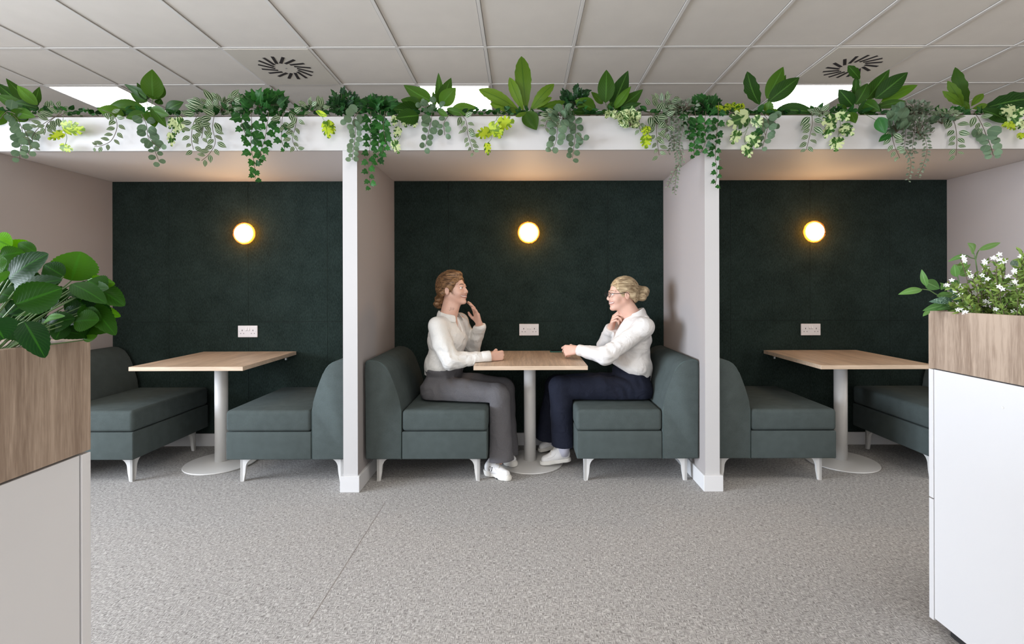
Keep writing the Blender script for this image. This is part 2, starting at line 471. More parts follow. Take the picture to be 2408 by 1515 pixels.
# ------------------------------------------------------------------ ceiling lights and diffusers
def ceiling_light(ix, iy, label):
    cx, cy = GX0 + (ix + 0.5) * G, GY0 + (iy + 0.5) * G
    t = thing('ceiling_light', label, 'ceiling light', (cx, cy, ZC), 'square panel lights in the ceiling')
    b = bmesh.new(); h = 0.288
    for (xa, xb, ya, yb) in ((-h, h, -h, -h + 0.012), (-h, h, h - 0.012, h), (-h, -h + 0.012, -h + 0.012, h - 0.012), (h - 0.012, h, -h + 0.012, h - 0.012)):
        box(b, xa, xb, ya, yb, -0.003, 0.006)
    from_bm('frame', b, M['tee'], t)
    b = bmesh.new(); box(b, -h + 0.012, h - 0.012, -h + 0.012, h - 0.012, -0.001, 0.006)
    from_bm('diffuser', b, M['panel'], t)
    return t
ceiling_light(-6, 1, 'bright square ceiling panel behind the plants over the left booth')
ceiling_light(-1, 1, 'bright square ceiling panel behind the plants over the centre booth')
ceiling_light(4, 1, 'bright square ceiling panel behind the plants over the right booth')
for iy in (-4, -9):
    for ix in (-6, -1, 4, 9):
        ceiling_light(ix, iy, 'square ceiling panel out of frame above the carpet')

def air_diffuser(ix, iy, label, flip):
    cx, cy = GX0 + (ix + 0.5) * G, GY0 + (iy + 0.5) * G
    t = thing('ceiling_vent', label, 'air vent', (cx, cy, ZC), 'swirl air vents in the ceiling')
    b = bmesh.new(); box(b, -0.289, 0.289, -0.289, 0.289, -0.002, 0.006)
    from_bm('face_plate', b, plain('vent_plate_paint', (0.70, 0.65, 0.56), 0.5) if 'vp' not in M else M['vp'], t)
    for k in range(16):
        a = 2 * PI * k / 16 + 0.12
        b = bmesh.new()
        d = Vector((math.cos(a), math.sin(a))); q = Vector((-d.y, d.x)) * flip
        p0 = d * 0.080 - q * 0.010; p1 = d * 0.180 + q * 0.042
        ax = (p1 - p0).normalized(); nn = Vector((-ax.y, ax.x)) * 0.0105
        vs = [p0 + nn, p1 + nn, p1 - nn, p0 - nn]
        prism(b, [(v.x, v.y) for v in vs], 'z', -0.0035, -0.001)
        from_bm('slot', b, M['hole'], t)
    b = bmesh.new(); lathe(b, [(0.006, -0.004), (0.008, -0.001)], seg=10); from_bm('screw', b, M['steel'], t)
    return t
M['vp'] = plain('vent_plate_paint', (0.72, 0.67, 0.585), 0.5)
air_diffuser(-3, 0, 'square swirl air vent in the ceiling over the left booth', 1)
air_diffuser(4, 0, 'square swirl air vent in the ceiling over the right booth', 1)

# ------------------------------------------------------------------ benches
BY0, BY1 = 2.89, 3.585
BD = 0.7295
def bench_profile():
    # x from the aisle edge (0) to the wall (BD); z up
    pts = [(0.511, 0.153), (0.511, 0.44), (0.523, 0.50), (0.545, 0.575), (0.565, 0.63), (0.580, 0.668)]
    c = [(0.594, 0.697), (0.612, 0.719), (0.636, 0.735), (0.662, 0.744), (0.69, 0.749), (0.709, 0.748), (0.722, 0.741), (0.7285, 0.728)]
    return pts + c + [(BD, 0.70), (BD, 0.16), (0.724, 0.153)]
def make_leg(b, sx, sy):
    # corner leg with a curved bracket along x and along y; (sx, sy) point to the bench's middle
    def prof(w_top, w_bot):
        p = [(0, 0), (w_bot, 0)]
        zt = 0.153
        z1 = 0.096
        p.append((w_bot + 0.008, z1 * 0.55)); p.append((w_bot + 0.012, z1))
        for k in range(1, 7):
            a = k / 6 * PI / 2
            p.append((w_bot + 0.012 + (w_top - w_bot - 0.012) * (1 - math.cos(a)), z1 + (zt - 0.006 - z1) * math.sin(a)))
        p += [(w_top, zt), (0.0, zt)]
        return p
    pr = prof(0.108, 0.023)
    prism(b, [(sx * x, z) for x, z in pr], 'y', 0 if sy > 0 else -0.018, 0.018 if sy > 0 else 0, 0.002, 1)
    prism(b, [(sy * x, z) for x, z in pr], 'x', 0 if sx > 0 else -0.018, 0.018 if sx > 0 else 0, 0.002, 1)
BENCH = {}
def bench(xa, side, label):
    """xa: world x of the aisle edge; side=+1 when the wall is at +x"""
    t = thing('booth_bench', label, 'bench', (xa, BY0, 0), 'upholstered benches in the booths')
    key = side
    if key not in BENCH:
        L = BY1 - BY0
        S = side
        b = bmesh.new(); x = sorted((0, S * 0.510)); box(b, x[0], x[1], 0, L, 0.153, 0.3185, 0.007, 3)
        base = from_bm('base', b, M['bench'], t, True)
        b = bmesh.new(); x = sorted((S * -0.002, S * 0.509)); box(b, x[0], x[1], -0.004, L, 0.3205, 0.448, 0.022, 4)
        # crown the cushion a little
        for v in b.verts:
            if v.co.z > 0.43:
                tx = (v.co.x * S) / 0.51; ty = v.co.y / L
                v.co.z += 0.010 * max(0, math.sin(PI * min(1, max(0, tx)))) * max(0, math.sin(PI * min(1, max(0, ty)))) ** 0.5
        cu = from_bm('seat_cushion', b, M['bench'], t, True)
        pr = bench_profile()
        b = bmesh.new(); prism(b, [(S * px, pz) for px, pz in pr], 'y', -0.001, L, 0.009, 3)
        bk = from_bm('backrest', b, M['bench'], t, True)
        b = bmesh.new()
        ins = [(S * (px + (0.005 if i < 8 else 0)), pz - (0.004 if i >= 6 and i < 14 else 0)) for i, (px, pz) in enumerate(pr[:14])]
        tube(b, [(px, 0.0015, pz) for px, pz in ins], 0.0024, 6)
        pp = from_bm('piping', b, M['piping'], bk, True)
        legs = []
        for (lx, sx) in ((S * 0.05, S), (S * (BD - 0.05), -S)):
            for (ly, sy) in ((0.06, 1), (L - 0.06, -1)):
                b = bmesh.new(); make_leg(b, sx, sy)
                lg = from_bm('leg', b, M['white_metal'], t); lg.location = (lx, ly, 0); legs.append(lg)
        BENCH[key] = (base, cu, bk, pp, legs)
    else:
        base, cu, bk, pp, legs = BENCH[key]
        for o in (base, cu, bk, *legs):
            c = o.copy(); COL.objects.link(c); c.parent = t
            if o is bk:
                p2 = pp.copy(); COL.objects.link(p2); p2.parent = c
    return t
bench(-2.327, -1, 'slate green bench against the outer wall of the left booth, partly behind the planter')
bench(-1.771, 1, 'slate green bench in the left booth with its back to the left white pillar')
bench(-0.209, -1, 'slate green bench under the person in grey trousers')
bench(0.327, 1, 'slate green bench under the person in navy jeans')
bench(1.879, -1, 'slate green bench in the right booth with its back to the right white pillar')
bench(2.450, 1, 'slate green bench in the right booth half hidden by the white planter cabinet')

# ------------------------------------------------------------------ tables
TZ, TY0, TY1, TW = 0.706, 2.91, 3.603, 0.69
PROTO = {}
def table(cx, label, bside):
    t = thing('booth_table', label, 'table', (cx, (TY0 + TY1) / 2 + 0.008, 0), 'oak booth tables')
    hy = (TY1 - TY0) / 2
    def put(name, mk):
        k = ('table', name)
        if k not in PROTO: PROTO[k] = mk()
        else:
            c = PROTO[k].copy(); COL.objects.link(c); c.parent = t; return c
        return PROTO[k]
    def top():
        b = bmesh.new(); box(b, -TW / 2, TW / 2, -hy, hy, TZ - 0.025, TZ, 0.0008, 1)
        o = from_bm('tabletop', b, [M['oak'], M['oak_edge']], t)
        for f in o.data.polygons:
            if abs(f.normal.z) < 0.5: f.material_index = 1
        return o
    put('tabletop', top)
    def col():
        b = bmesh.new(); lathe(b, [(0.040, 0.016), (0.040, TZ - 0.031)], seg=40); lathe(b, [(0.11, TZ - 0.031), (0.11, TZ - 0.0255)], seg=32)
        return from_bm('column', b, M['white_metal'], t)
    c = put('column', col)
    for f in c.data.polygons: f.use_smooth = len(f.vertices) == 4
    def base():
        b = bmesh.new(); lathe(b, [(0.205, 0.0), (0.219, 0.001), (0.221, 0.004), (0.219, 0.008), (0.12, 0.014), (0.05, 0.017)], seg=64)
        return from_bm('base_plate', b, M['white_metal'], t)
    put('base_plate', base)
    if bside:
        b = bmesh.new()
        x = bside * (TW / 2 - 0.035)
        box(b, x - 0.008, x + 0.008, hy - 0.10, hy - 0.07, TZ - 0.036, TZ - 0.0255, 0.002, 1)
        lathe(b, [(0.006, TZ - 0.052), (0.009, TZ - 0.050), (0.009, TZ - 0.037)], c=(x, hy - 0.085, 0), seg=12)
        from_bm('bracket', b, M['steel'], t)
    return t
table(-2.030, 'empty oak table on a white pedestal in the left booth', 1)
table(0.0525, 'oak table on a white pedestal between the two seated people', 0)
table(2.150, 'empty oak table on a white pedestal in the right booth', -1)

# ------------------------------------------------------------------ wall lights
def wall_light(cx, cz, label):
    t = thing('wall_light', label, 'wall light', (cx, YB, cz), 'round wall lights on the felt wall')
    def put(name, mk, parent=t):
        k = ('wl', name)
        if k in PROTO:
            c = PROTO[k].copy(); COL.objects.link(c); c.parent = parent; return c
        PROTO[k] = mk(); return PROTO[k]
    def back():
        b = bmesh.new(); lathe(b, [(0.060, -0.0005), (0.062, -0.006), (0.056, -0.010), (0.050, -0.018)], seg=48, axis='y'); return from_bm('backplate', b, M['brass'], t, True)
    put('backplate', back)
    def dish():
        b = bmesh.new(); lathe(b, [(0.060, -0.011), (0.074, -0.013), (0.0805, -0.020), (0.082, -0.028), (0.0795, -0.035), (0.073, -0.036), (0.0655, -0.034), (0.0635, -0.026), (0.0605, -0.018)], seg=64, axis='y'); return from_bm('glass_ring', b, M['glass'], t, True)
    put('glass_ring', dish)
    def opal():
        b = bmesh.new(); lathe(b, [(0.050, -0.019), (0.0575, -0.022), (0.060, -0.040), (0.058, -0.052), (0.050, -0.059), (0.03, -0.0625), (0.004, -0.0635)], seg=48, axis='y'); return from_bm('opal_diffuser', b, M['lamp'], t, True)
    put('opal_diffuser', opal)
wall_light(at(579, 550, YB).x, at(579, 550, YB).z, 'glowing round wall light in the left booth')
wall_light(at(1243, 548, YB).x, at(1243, 548, YB).z, 'glowing round wall light between the two seated people')
wall_light(at(1910, 546, YB).x, at(1910, 546, YB).z, 'glowing round wall light in the right booth')

# ------------------------------------------------------------------ sockets
def socket(cx, cz, label):
    t = thing('wall_socket', label, 'socket', (cx, YB - 0.0005, cz), 'double sockets on the felt wall')
    def put(name, mk, n=0):
        k = ('so', name, n)
        if k in PROTO:
            c = PROTO[k].copy(); COL.objects.link(c); c.parent = t; return c
        PROTO[k] = mk(); return PROTO[k]
    def plate():
        b = bmesh.new(); box(b, -0.073, 0.073, -0.010, 0, -0.0435, 0.0435, 0.0035, 3); return from_bm('face_plate', b, M['plastic'], t)
    put('face_plate', plate)
    for i, sx in enumerate((-1, 1)):
        def rock():
            b = bmesh.new(); prism(b, [(-0.0102, -0.012), (-0.0102, 0.012), (-0.0152, -0.012)], 'x', sx * 0.009 - 0.006, sx * 0.009 + 0.006)
            o = from_bm('switch', b, M['plastic'], t); o.location.z = 0.019; return o
        put('switch', rock, i)
        def screw():
            b = bmesh.new(); lathe(b, [(0.0034, -0.0108), (0.0034, -0.0100)], c=(sx * 0.0605, 0, 0.0), seg=14, axis='y'); return from_bm('screw', b, M['steel'], t)
        put('screw', screw, i)
        def line():
            b = bmesh.new(); box(b, sx * 0.009 - 0.006, sx * 0.009 + 0.006, -0.0106, -0.0100, 0.0052, 0.0068); return from_bm('switch_gap', b, M['hole'], t)
        put('switch_gap', line, i)
        for j, (dx, dz, w, h) in enumerate(((0, 0.008, 0.0024, 0.0048), (-0.011, -0.0145, 0.0036, 0.0018), (0.011, -0.0145, 0.0036, 0.0018))):
            def hole():
                b = bmesh.new(); x = sx * 0.040 + dx; box(b, x - w, x + w, -0.0104, -0.0100, dz - h, dz + h); return from_bm('pin_hole', b, M['hole'], t)
            put('pin_hole', hole, (i, j))
for u, v, l in ((584, 779.5, 'white double socket on the felt in the left booth'), (1244, 775.5, 'white double socket between the two seated people'), (1905, 775.0, 'white double socket on the felt in the right booth')):
    p = at(u, v, YB); socket(p.x, p.z, l)

# ------------------------------------------------------------------ planter cabinets in the foreground
def planter_cabinet(xf, yf, side, label, kind):
    """xf: world x of the aisle face, yf: depth of the far end; side = +1 when the body lies toward +x"""
    t = thing('planter_cabinet', label, 'storage cabinet', (xf, yf, 0), 'white storage cabinets with oak planters')
    D, W = 0.47, 1.0
    S = side
    def bx(b, xa, xb, ya, yb, za, zb, bev=0.0):
        x = sorted((S * xa, S * xb)); box(b, x[0], x[1], ya, yb, za, zb, bev, 2)
    b = bmesh.new(); bx(b, 0.002, W, -D, -0.0195, 0.04, 0.897, 0.001); from_bm('carcass', b, M['cab'], t)
    b = bmesh.new(); bx(b, 0.03, W - 0.03, -D + 0.02, -0.05, 0, 0.04); from_bm('plinth', b, M['dark'], t)
    for za, zb in ((0.032, 0.4485), (0.4525, 0.897)):
        b = bmesh.new(); bx(b, 0.0, W, -0.0175, 0, za, zb, 0.001); from_bm('drawer_front', b, M['cab'], t)
    # oak trough: four boards and the soil in it
    zt0, zt1 = 0.901, 1.099 if side > 0 else 1.095
    tr = bmesh.new()
    bx(tr, 0.0, 0.018, -D, 0, zt0, zt1, 0.0006); bx(tr, W - 0.018, W, -D, 0, zt0, zt1, 0.0006)
    bx(tr, 0.018, W - 0.018, -0.018, 0, zt0, zt1, 0.0006); bx(tr, 0.018, W - 0.018, -D, -D + 0.018, zt0, zt1, 0.0006)
    p = from_bm('planter_box', tr, M['oak_box'], t)
    b = bmesh.new(); bx(b, 0.018, W - 0.018, -D + 0.018, -0.018, zt0 + 0.004, zt1 - 0.035); from_bm('soil', b, M['soil'], p)
    if kind:
        q = at(2356, 959, 1.4155 * F / (2356 - VU))
        b = bmesh.new(); lathe(b, [(0.004, -0.0008), (0.004, 0.0003)], seg=14)
        o = from_bm('screw_cap', b, M['white_metal'], t); o.rotation_euler = (0, PI / 2, 0); o.location = (0.001, q.y - yf, q.z)
    return t
planter_cabinet(1.4155, 1.6836, 1, 'white cabinet with a pale oak planter on top, in front of the right booth', 1)
planter_cabinet(-0.760, 0.852, -1, 'cabinet with a dark-grained oak planter on top, in front of the left booth', 0)

# ------------------------------------------------------------------ phone
pz = TZ + 0.0006
t = thing('mobile_phone', 'dark green mobile phone lying on the oak table by a hand', 'phone', (0.278, 3.545, pz), None, 0.03)
b = bmesh.new(); box(b, -0.073, 0.073, -0.035, 0.035, 0, 0.0085, 0.003, 3)
from_bm('case', b, plain('dark_green_phone_case', (0.02, 0.10, 0.075), 0.35), t)
b = bmesh.new(); box(b, -0.068, 0.068, -0.031, 0.031, 0.0086, 0.0095); from_bm('screen', b, plain('black_phone_glass', (0.008, 0.008, 0.01), 0.08), t)
# ------------------------------------------------------------------ leaves
LM = {
 'broad': leaf_mat('broad_leaf_green', (0.0070, 0.0322, 0.0056), (0.0936, 0.2160, 0.0130), (0.09, 0.22, 0.04), trans=0.28, rough=0.42),
 'fern': leaf_mat('fern_leaf_green', (0.0175, 0.0595, 0.0084), (0.1440, 0.2448, 0.0252), (0.02, 0.07, 0.01), trans=0.35),
 'euca': leaf_mat('eucalyptus_grey_green', (0.0525, 0.0945, 0.0504), (0.1656, 0.2448, 0.1512), (0.16, 0.23, 0.13), trans=0.22, rough=0.6),
 'stripe': leaf_mat('striped_leaf_green', (0.0126, 0.0420, 0.0154), (0.0612, 0.1152, 0.0432), (0.3, 0.4, 0.25), 'stripe', 0.2, 0.35, (0.44, 0.50, 0.34)),
 'vari': leaf_mat('variegated_leaf', (0.0126, 0.0595, 0.0126), (0.0504, 0.1224, 0.0216), (0.2, 0.35, 0.1), 'variegated', 0.3, 0.35, (0.52, 0.60, 0.32)),
 'lime': leaf_mat('lime_leaf', (0.0210, 0.0840, 0.0070), (0.1584, 0.2448, 0.0144), (0.06, 0.16, 0.01), 'variegated', 0.3, 0.35, (0.36, 0.46, 0.03)),
 'ivy': leaf_mat('ivy_leaf_green', (0.0070, 0.0294, 0.0084), (0.0432, 0.1944, 0.0360), (0.07, 0.19, 0.05), trans=0.28, rough=0.35),
 'dark': leaf_mat('dark_spiky_leaf', (0.0042, 0.0182, 0.0063), (0.0216, 0.0792, 0.0180), (0.05, 0.13, 0.05), trans=0.15, rough=0.3),
 'string': leaf_mat('small_grey_leaf', (0.0525, 0.0735, 0.0455), (0.2160, 0.2592, 0.1872), (0.2, 0.26, 0.16), trans=0.2, rough=0.6),
 'serrate': leaf_mat('serrated_leaf_green', (0.002, 0.026, 0.004), (0.10, 0.33, 0.005), (0.03, 0.15, 0.01), trans=0.22, rough=0.52),
 'pale': leaf_mat('pale_green_leaf', (0.0350, 0.1120, 0.0350), (0.1440, 0.2880, 0.0720), (0.25, 0.42, 0.18), trans=0.3, rough=0.4),
 'net': leaf_mat('net_veined_leaf', (0.0084, 0.0350, 0.0210), (0.0144, 0.0576, 0.0288), (0.25, 0.36, 0.27), 'net', 0.15, 0.45),
 'bush': leaf_mat('small_bush_leaf', (0.05, 0.105, 0.02), (0.24, 0.34, 0.08), (0.2, 0.3, 0.1), trans=0.3, rough=0.5),
}
M['stem_g'] = plain('green_stem', (0.09, 0.16, 0.05), 0.6)
M['stem_b'] = plain('brown_stem', (0.075, 0.055, 0.03), 0.7)
M['petal'] = plain('white_petal', (0.80, 0.80, 0.76), 0.6)
M['pollen'] = plain('yellow_flower_heart', (0.55, 0.50, 0.08), 0.7)

def wid(shape, t):
    s = math.sin(PI * t)
    if shape == 'broad': return max(0.0, math.sin(PI * min(1, t ** 0.82))) ** 0.85 * (1 - 0.12 * t)
    if shape == 'lance': return max(0.0, math.sin(PI * min(1, t ** 1.15))) ** 0.75
    if shape == 'fern': return max(0.0, math.sin(PI * t ** 1.25)) ** 0.7 * (1 + 0.05 * math.sin(t * 40))
    if shape == 'wavy': return max(0.0, math.sin(PI * t ** 1.1)) ** 0.7 * (1 + 0.10 * math.sin(t * 26))
    if shape == 'round': return max(0.0, 1 - (2 * t - 1) ** 2) ** 0.5
    if shape == 'ovate': return max(0.0, math.sin(PI * t ** 0.8)) ** 0.9
    if shape == 'serrate': return max(0.0, math.sin(PI * t ** 0.85)) ** 0.65 * (1 + 0.07 * abs(math.sin(t * PI * 11)))
    if shape == 'spiky': return max(0.0, math.sin(PI * t ** 0.9)) ** 0.9 * (0.75 + 0.35 * abs(math.sin(t * PI * 3.5)))
    return s
IVY = [(0, 0), (-0.36, -0.02), (-0.50, 0.22), (-0.34, 0.36), (-0.40, 0.62), (-0.16, 0.66), (0, 1.0), (0.16, 0.66), (0.40, 0.62), (0.34, 0.36), (0.50, 0.22), (0.36, -0.02)]
MON = [(0, 0.04), (-0.20, -0.06), (-0.40, 0.06), (-0.50, 0.26), (-0.30, 0.33), (-0.49, 0.40), (-0.46, 0.55), (-0.22, 0.52), (-0.41, 0.66), (-0.32, 0.80), (-0.13, 0.70), (-0.17, 0.93), (0, 1.0),
       (0.17, 0.93), (0.13, 0.70), (0.32, 0.80), (0.41, 0.66), (0.22, 0.52), (0.46, 0.55), (0.49, 0.40), (0.30, 0.33), (0.50, 0.26), (0.40, 0.06), (0.20, -0.06)]
STAR = [(0, 0), (-0.28, 0.05), (-0.5, 0.02), (-0.33, 0.28), (-0.52, 0.45), (-0.22, 0.5), (-0.22, 0.72), (0, 1.0), (0.22, 0.72), (0.22, 0.5), (0.52, 0.45), (0.33, 0.28), (0.5, 0.02), (0.28, 0.05)]
POLY = {'ivy': IVY, 'monstera': MON, 'star': STAR}

class LB:
    """collects leaves into one mesh"""
    def __init__(s): s.v = []; s.f = []; s.uv = []; s.t = []
    def leaf(s, base, tip, width, nrm, shape='broad', tint=0.5, arch=0.12, cup=0.15, nt=10, nw=2, stalk=0.0):
        base, tip = Vector(base), Vector(tip)
        ax = tip - base; L = ax.length
        if L < 1e-5: return
        ax.normalize()
        n = Vector(nrm); n = n - ax * n.dot(ax)
        if n.length < 1e-4: n = ax.orthogonal()
        n.normalize(); sd = ax.cross(n)
        o = len(s.v)
        if shape in POLY:
            poly = POLY[shape]
            ctr = (0, 0.38)
            pts = [ctr] + poly
            for (x, y) in pts:
                z = arch * L * (math.sin(PI * max(0, min(1, y))) - 0.3) - cup * abs(x) * width * 0.8
                s.v.append(base + ax * (y * L) + sd * (x * width) + n * z)
            k = len(poly)
            for i in range(k):
                a, b = i + 1, (i + 1) % k + 1
                s.f.append((o, o + a, o + b))
                for q in (0, a, b): s.uv.append((pts[q][0] + 0.5, pts[q][1])); s.t.append(tint)
            return
        cols = 2 * nw + 1
        for i in range(nt + 1):
            t = i / nt
            w = wid(shape, min(max(t, 0.0), 1.0)) * width / 2
            if i == 0: w = 0.02 * width
            if i == nt: w = 0.004 * width
            zc = arch * L * math.sin(PI * t) * (1 if arch >= 0 else 1)
            for j in range(cols):
                x = (j - nw) / nw
                z = zc - cup * w * (1 - (1 - abs(x)) ** 2) * 1.0 if cup >= 0 else zc
                s.v.append(base + ax * (t * L) + sd * (x * w) + n * (z + abs(x) * cup * w))
        for i in range(nt):
            for j in range(cols - 1):
                a = o + i * cols + j
                s.f.append((a, a + 1, a + cols + 1, a + cols))
                for (ii, jj) in ((i, j), (i, j + 1), (i + 1, j + 1), (i + 1, j)):
                    s.uv.append((jj / (cols - 1), ii / nt)); s.t.append(tint)
    def build(s, name, mat, parent):
        if not s.f: return None
        me = bpy.data.meshes.new(name)
        me.from_pydata([tuple(v) for v in s.v], [], s.f)
        ul = me.uv_layers.new(name='UVMap')
        ul.data.foreach_set('uv', [c for p in s.uv for c in p])
        at_ = me.attributes.new('tint', 'FLOAT', 'CORNER'); at_.data.foreach_set('value', s.t)
        return link(name, me, mat, parent, True, True)

R = random.Random(11)
def jit(a): return R.uniform(-a, a)
def camn(p):
    d = Vector((0, 0, H)) - Vector(p); return d.normalized()

CUR = {}
def plant(name, label, cat, u, v, Y, group='plants along the top of the booths'):
    t = thing(name, label, cat, at(u, v, Y), group)
    return t

def big_leaves(t, mat, rows, Y, shape='broad', part='leaf', root=None, nrm_tilt=0.35):
    """rows: (base u, v, tip u, v, width px, depth step of the tip, tint[, shape])"""
    for r in rows:
        bu, bv, tu, tv, w, dy, ti = r[:7]
        sh = r[7] if len(r) > 7 else shape
        Yb = Y - 0.01 + jit(0.012)
        if bv > 270: Yb = min(Yb, 2.765)
        Yt = Yb + dy
        if tv > 268 or bv > 270: Yt = min(Yt, 2.765); Yb = min(Yb, 2.785)
        b, p = at(bu, bv, Yb), at(tu, tv, Yt)
        n = camn(b) + Vector((jit(nrm_tilt), 0, jit(nrm_tilt) + 0.15))
        lb = LB(); lb.leaf(b, p, w * Yb / F, n, sh, ti, (0.10 if Yb > 2.79 else 0.04) * (1 if dy <= 0 else -1) * R.uniform(0.6, 1.3), R.uniform(0.15, 0.35), 16, 3)
        lb.build(part, LM[mat], t)

def stems(t, paths, rad=0.0022, mat='stem_g', name='stem'):
    b = bmesh.new()
    for p in paths: tube(b, p, rad, 5, False)
    return from_bm(name, b, M[mat], t, True, True)

def strand(t, pts, Y, kind, size, step, mat=None, tint=(0.2, 0.7), shape=None, side=0.55, stem='stem_b', droop=0.5, part='foliage', Yend=None, big_first=True):
    """a trailing stem through the pixels pts with leaves left and right of it; one part with its leaves as sub-part"""
    Y1 = Yend if Yend else Y
    n = len(pts)
    P = [at(u, v, Y + (Y1 - Y) * i / (n - 1)) for i, (u, v) in enumerate(pts)]
    path = catmull(P, 10)
    if kind in ('euca', 'stripe'): step *= 0.74; size *= 1.06
    b = bmesh.new(); tube(b, path, 0.0012 + 0.0004 * (size > 0.03), 5, False)
    st = from_bm('stem', b, M[stem], t, True, True)
    lb = LB()
    acc = 0.0; k = 0
    for i in range(1, len(path)):
        acc += (path[i] - path[i - 1]).length
        fr = i / (len(path) - 1)
        while acc >= step:
            acc -= step; k += 1
            p = path[i]; d = (path[i] - path[i - 1]).normalized()
            sgn = 1 if k % 2 else -1
            cn = camn(p)
            sd = d.cross(cn).normalized() * sgn
            sz = size * (1.05 - 0.45 * fr if big_first else 1.0) * R.uniform(0.8, 1.15)
            dirn = (sd * (1 - droop * 0.6) + d * droop + Vector((jit(0.25), jit(0.25), jit(0.2))) - cn * -0.15).normalized()
            nn = cn + Vector((jit(0.55), jit(0.3), jit(0.5) + 0.2))
            q = p + dirn * sz * 0.22
            tip = q + dirn * sz
            # keep in front of the bulkhead
            if min(q.z, tip.z) < ZT + 0.01:
                for w_ in (q, tip):
                    if w_.y > 2.785: w_.y = 2.785 - R.random() * 0.01
            wdt = {'euca': 0.92, 'stripe': 0.56, 'ivy': 0.95, 'vari': 0.85, 'lime': 0.85, 'string': 0.55, 'dark': 0.7, 'bush': 0.45}[kind] * sz
            shp = shape or {'euca': 'round', 'stripe': 'ovate', 'ivy': 'ivy', 'vari': 'monstera', 'lime': 'monstera', 'string': 'ovate', 'dark': 'star', 'bush': 'ovate'}[kind]
            lb.leaf(q, tip, wdt, nn, shp, R.uniform(*tint) * (0.75 + 0.5 * fr), R.uniform(-0.05, 0.18), R.uniform(0.0, 0.35), 7, 1)
            if size > 0.02:
                bb = len(lb.v)
    lf = lb.build(part, LM[mat or kind], st)
    return st

def tuft(t, u, v, Y, ru, rv, n, kind, size, mat=None, tint=(0.2, 0.7), shape=None, part='foliage', dy=0.06, up=0.3):
    """a loose cushion of small leaves on short stems about (u, v)"""
    lb = LB(); paths = []
    root = at(u, v + rv * 0.7, Y)
    for i in range(n):
        a, r = R.uniform(0, 2 * PI), R.random() ** 0.6
        p = at(u + ru * r * math.cos(a), v + rv * r * math.sin(a), Y + jit(dy))
        d = ((p - root).normalized() + Vector((jit(0.6), jit(0.5), jit(0.5) + up * 0.4))).normalized()
        sz = size * R.uniform(0.75, 1.2)
        q, tip = p - d * sz * 0.4, p + d * sz * 0.6
        for w_ in (q, tip):
            if w_.z < ZT + 0.012 and w_.y > 2.782: w_.y = 2.782 - R.random() * 0.02
        wdt = {'euca': 0.92, 'stripe': 0.5, 'ivy': 0.95, 'vari': 0.85, 'lime': 0.85, 'string': 0.55, 'dark': 0.7, 'bush': 0.4, 'broad': 0.5}[kind] * sz
        shp = shape or {'euca': 'round', 'stripe': 'ovate', 'ivy': 'ivy', 'vari': 'monstera', 'lime': 'monstera', 'string': 'ovate', 'dark': 'star', 'bush': 'ovate', 'broad': 'broad'}[kind]
        lb.leaf(q, tip, wdt, camn(p) + Vector((jit(0.8), jit(0.3), jit(0.7) + 0.3)), shp, R.uniform(*tint), R.uniform(-0.05, 0.2), R.uniform(0, 0.35), 7, 1)
        if i % 2 == 0: paths.append([root, (root + p) / 2 + Vector((jit(0.01), 0, 0.008)), q])
    stems(t, paths, 0.0012, 'stem_b')
    lb.build(part, LM[mat or kind], t)

YT, YH = 2.885, 2.762
# --- over the left booth
t = plant('broadleaf_plant', 'big glossy broadleaf plant at the left end of the bulkhead, cut by the frame', 'plant', 75, 262, YT)
big_leaves(t, 'broad', [(88, 250, 14, 184, 36, 0.03, 0.22), (64, 258, -12, 193, 44, 0.05, 0.12), (88, 247, 40, 201, 27, -0.03, 0.72), (82, 246, 93, 204, 19, 0.03, 0.2), (72, 262, -12, 222, 30, -0.04, 0.3),
    (88, 254, 34, 240, 26, -0.03, 0.12), (30, 262, 84, 276, 30, -0.09, 0.42), (10, 262, -22, 296, 34, -0.10, 0.4), (60, 262, 28, 284, 34, -0.09, 0.35), (90, 260, 112, 268, 12, -0.02, 0.3)], YT)
stems(t, [[at(75, 266, YT), at(84, 255, YT), at(88, 249, YT)], [at(75, 266, YT), at(68, 261, YT)]])
t = plant('hanging_eucalyptus', 'round-leaved grey eucalyptus trailing at the left end of the bulkhead', 'plant', 40, 266, YH)
strand(t, [(22, 262), (44, 285), (54, 318), (48, 350), (46, 374)], YH, 'euca', 0.050, 0.030, tint=(0.25, 0.6))
strand(t, [(36, 268), (20, 262), (8, 270), (2, 280)], YH - 0.015, 'euca', 0.05, 0.04, tint=(0.1, 0.4))
strand(t, [(55, 300), (66, 325), (70, 350), (66, 362)], YH - 0.01, 'euca', 0.045, 0.030, tint=(0.6, 0.95))
t = plant('hanging_striped_vine', 'striped-leaf vine hanging between the eucalyptus at the left end and the lime leaves', 'plant', 105, 268, YH)
strand(t, [(150, 268), (120, 280), (92, 300), (76, 322), (80, 345)], YH, 'stripe', 0.047, 0.024)
strand(t, [(140, 268), (112, 290), (105, 312)], YH - 0.01, 'stripe', 0.045, 0.026)
strand(t, [(100, 262), (128, 252), (160, 262)], YT - 0.06, 'stripe', 0.04, 0.02)
t = plant('hanging_lime_monstera', 'yellow-green split-leaf vine hanging near the left end of the bulkhead', 'plant', 150, 268, YH)
big_leaves(t, 'lime', [(145, 300, 200, 303, 36, -0.02, 0.75, 'monstera'), (148, 312, 112, 328, 20, -0.02, 0.6, 'monstera'), (140, 345, 172, 352, 20, -0.01, 0.55, 'monstera')], YH, part='leaf')
stems(t, [catmull([at(150, 262, YH), at(148, 285, YH), at(146, 300, YH)]), catmull([at(146, 300, YH), at(157, 322, YH), at(152, 345, YH)])], 0.0012)
t = plant('hanging_striped_vine', 'single curling striped vine hanging alone left of the big broadleaf plant', 'plant', 270, 268, YH)
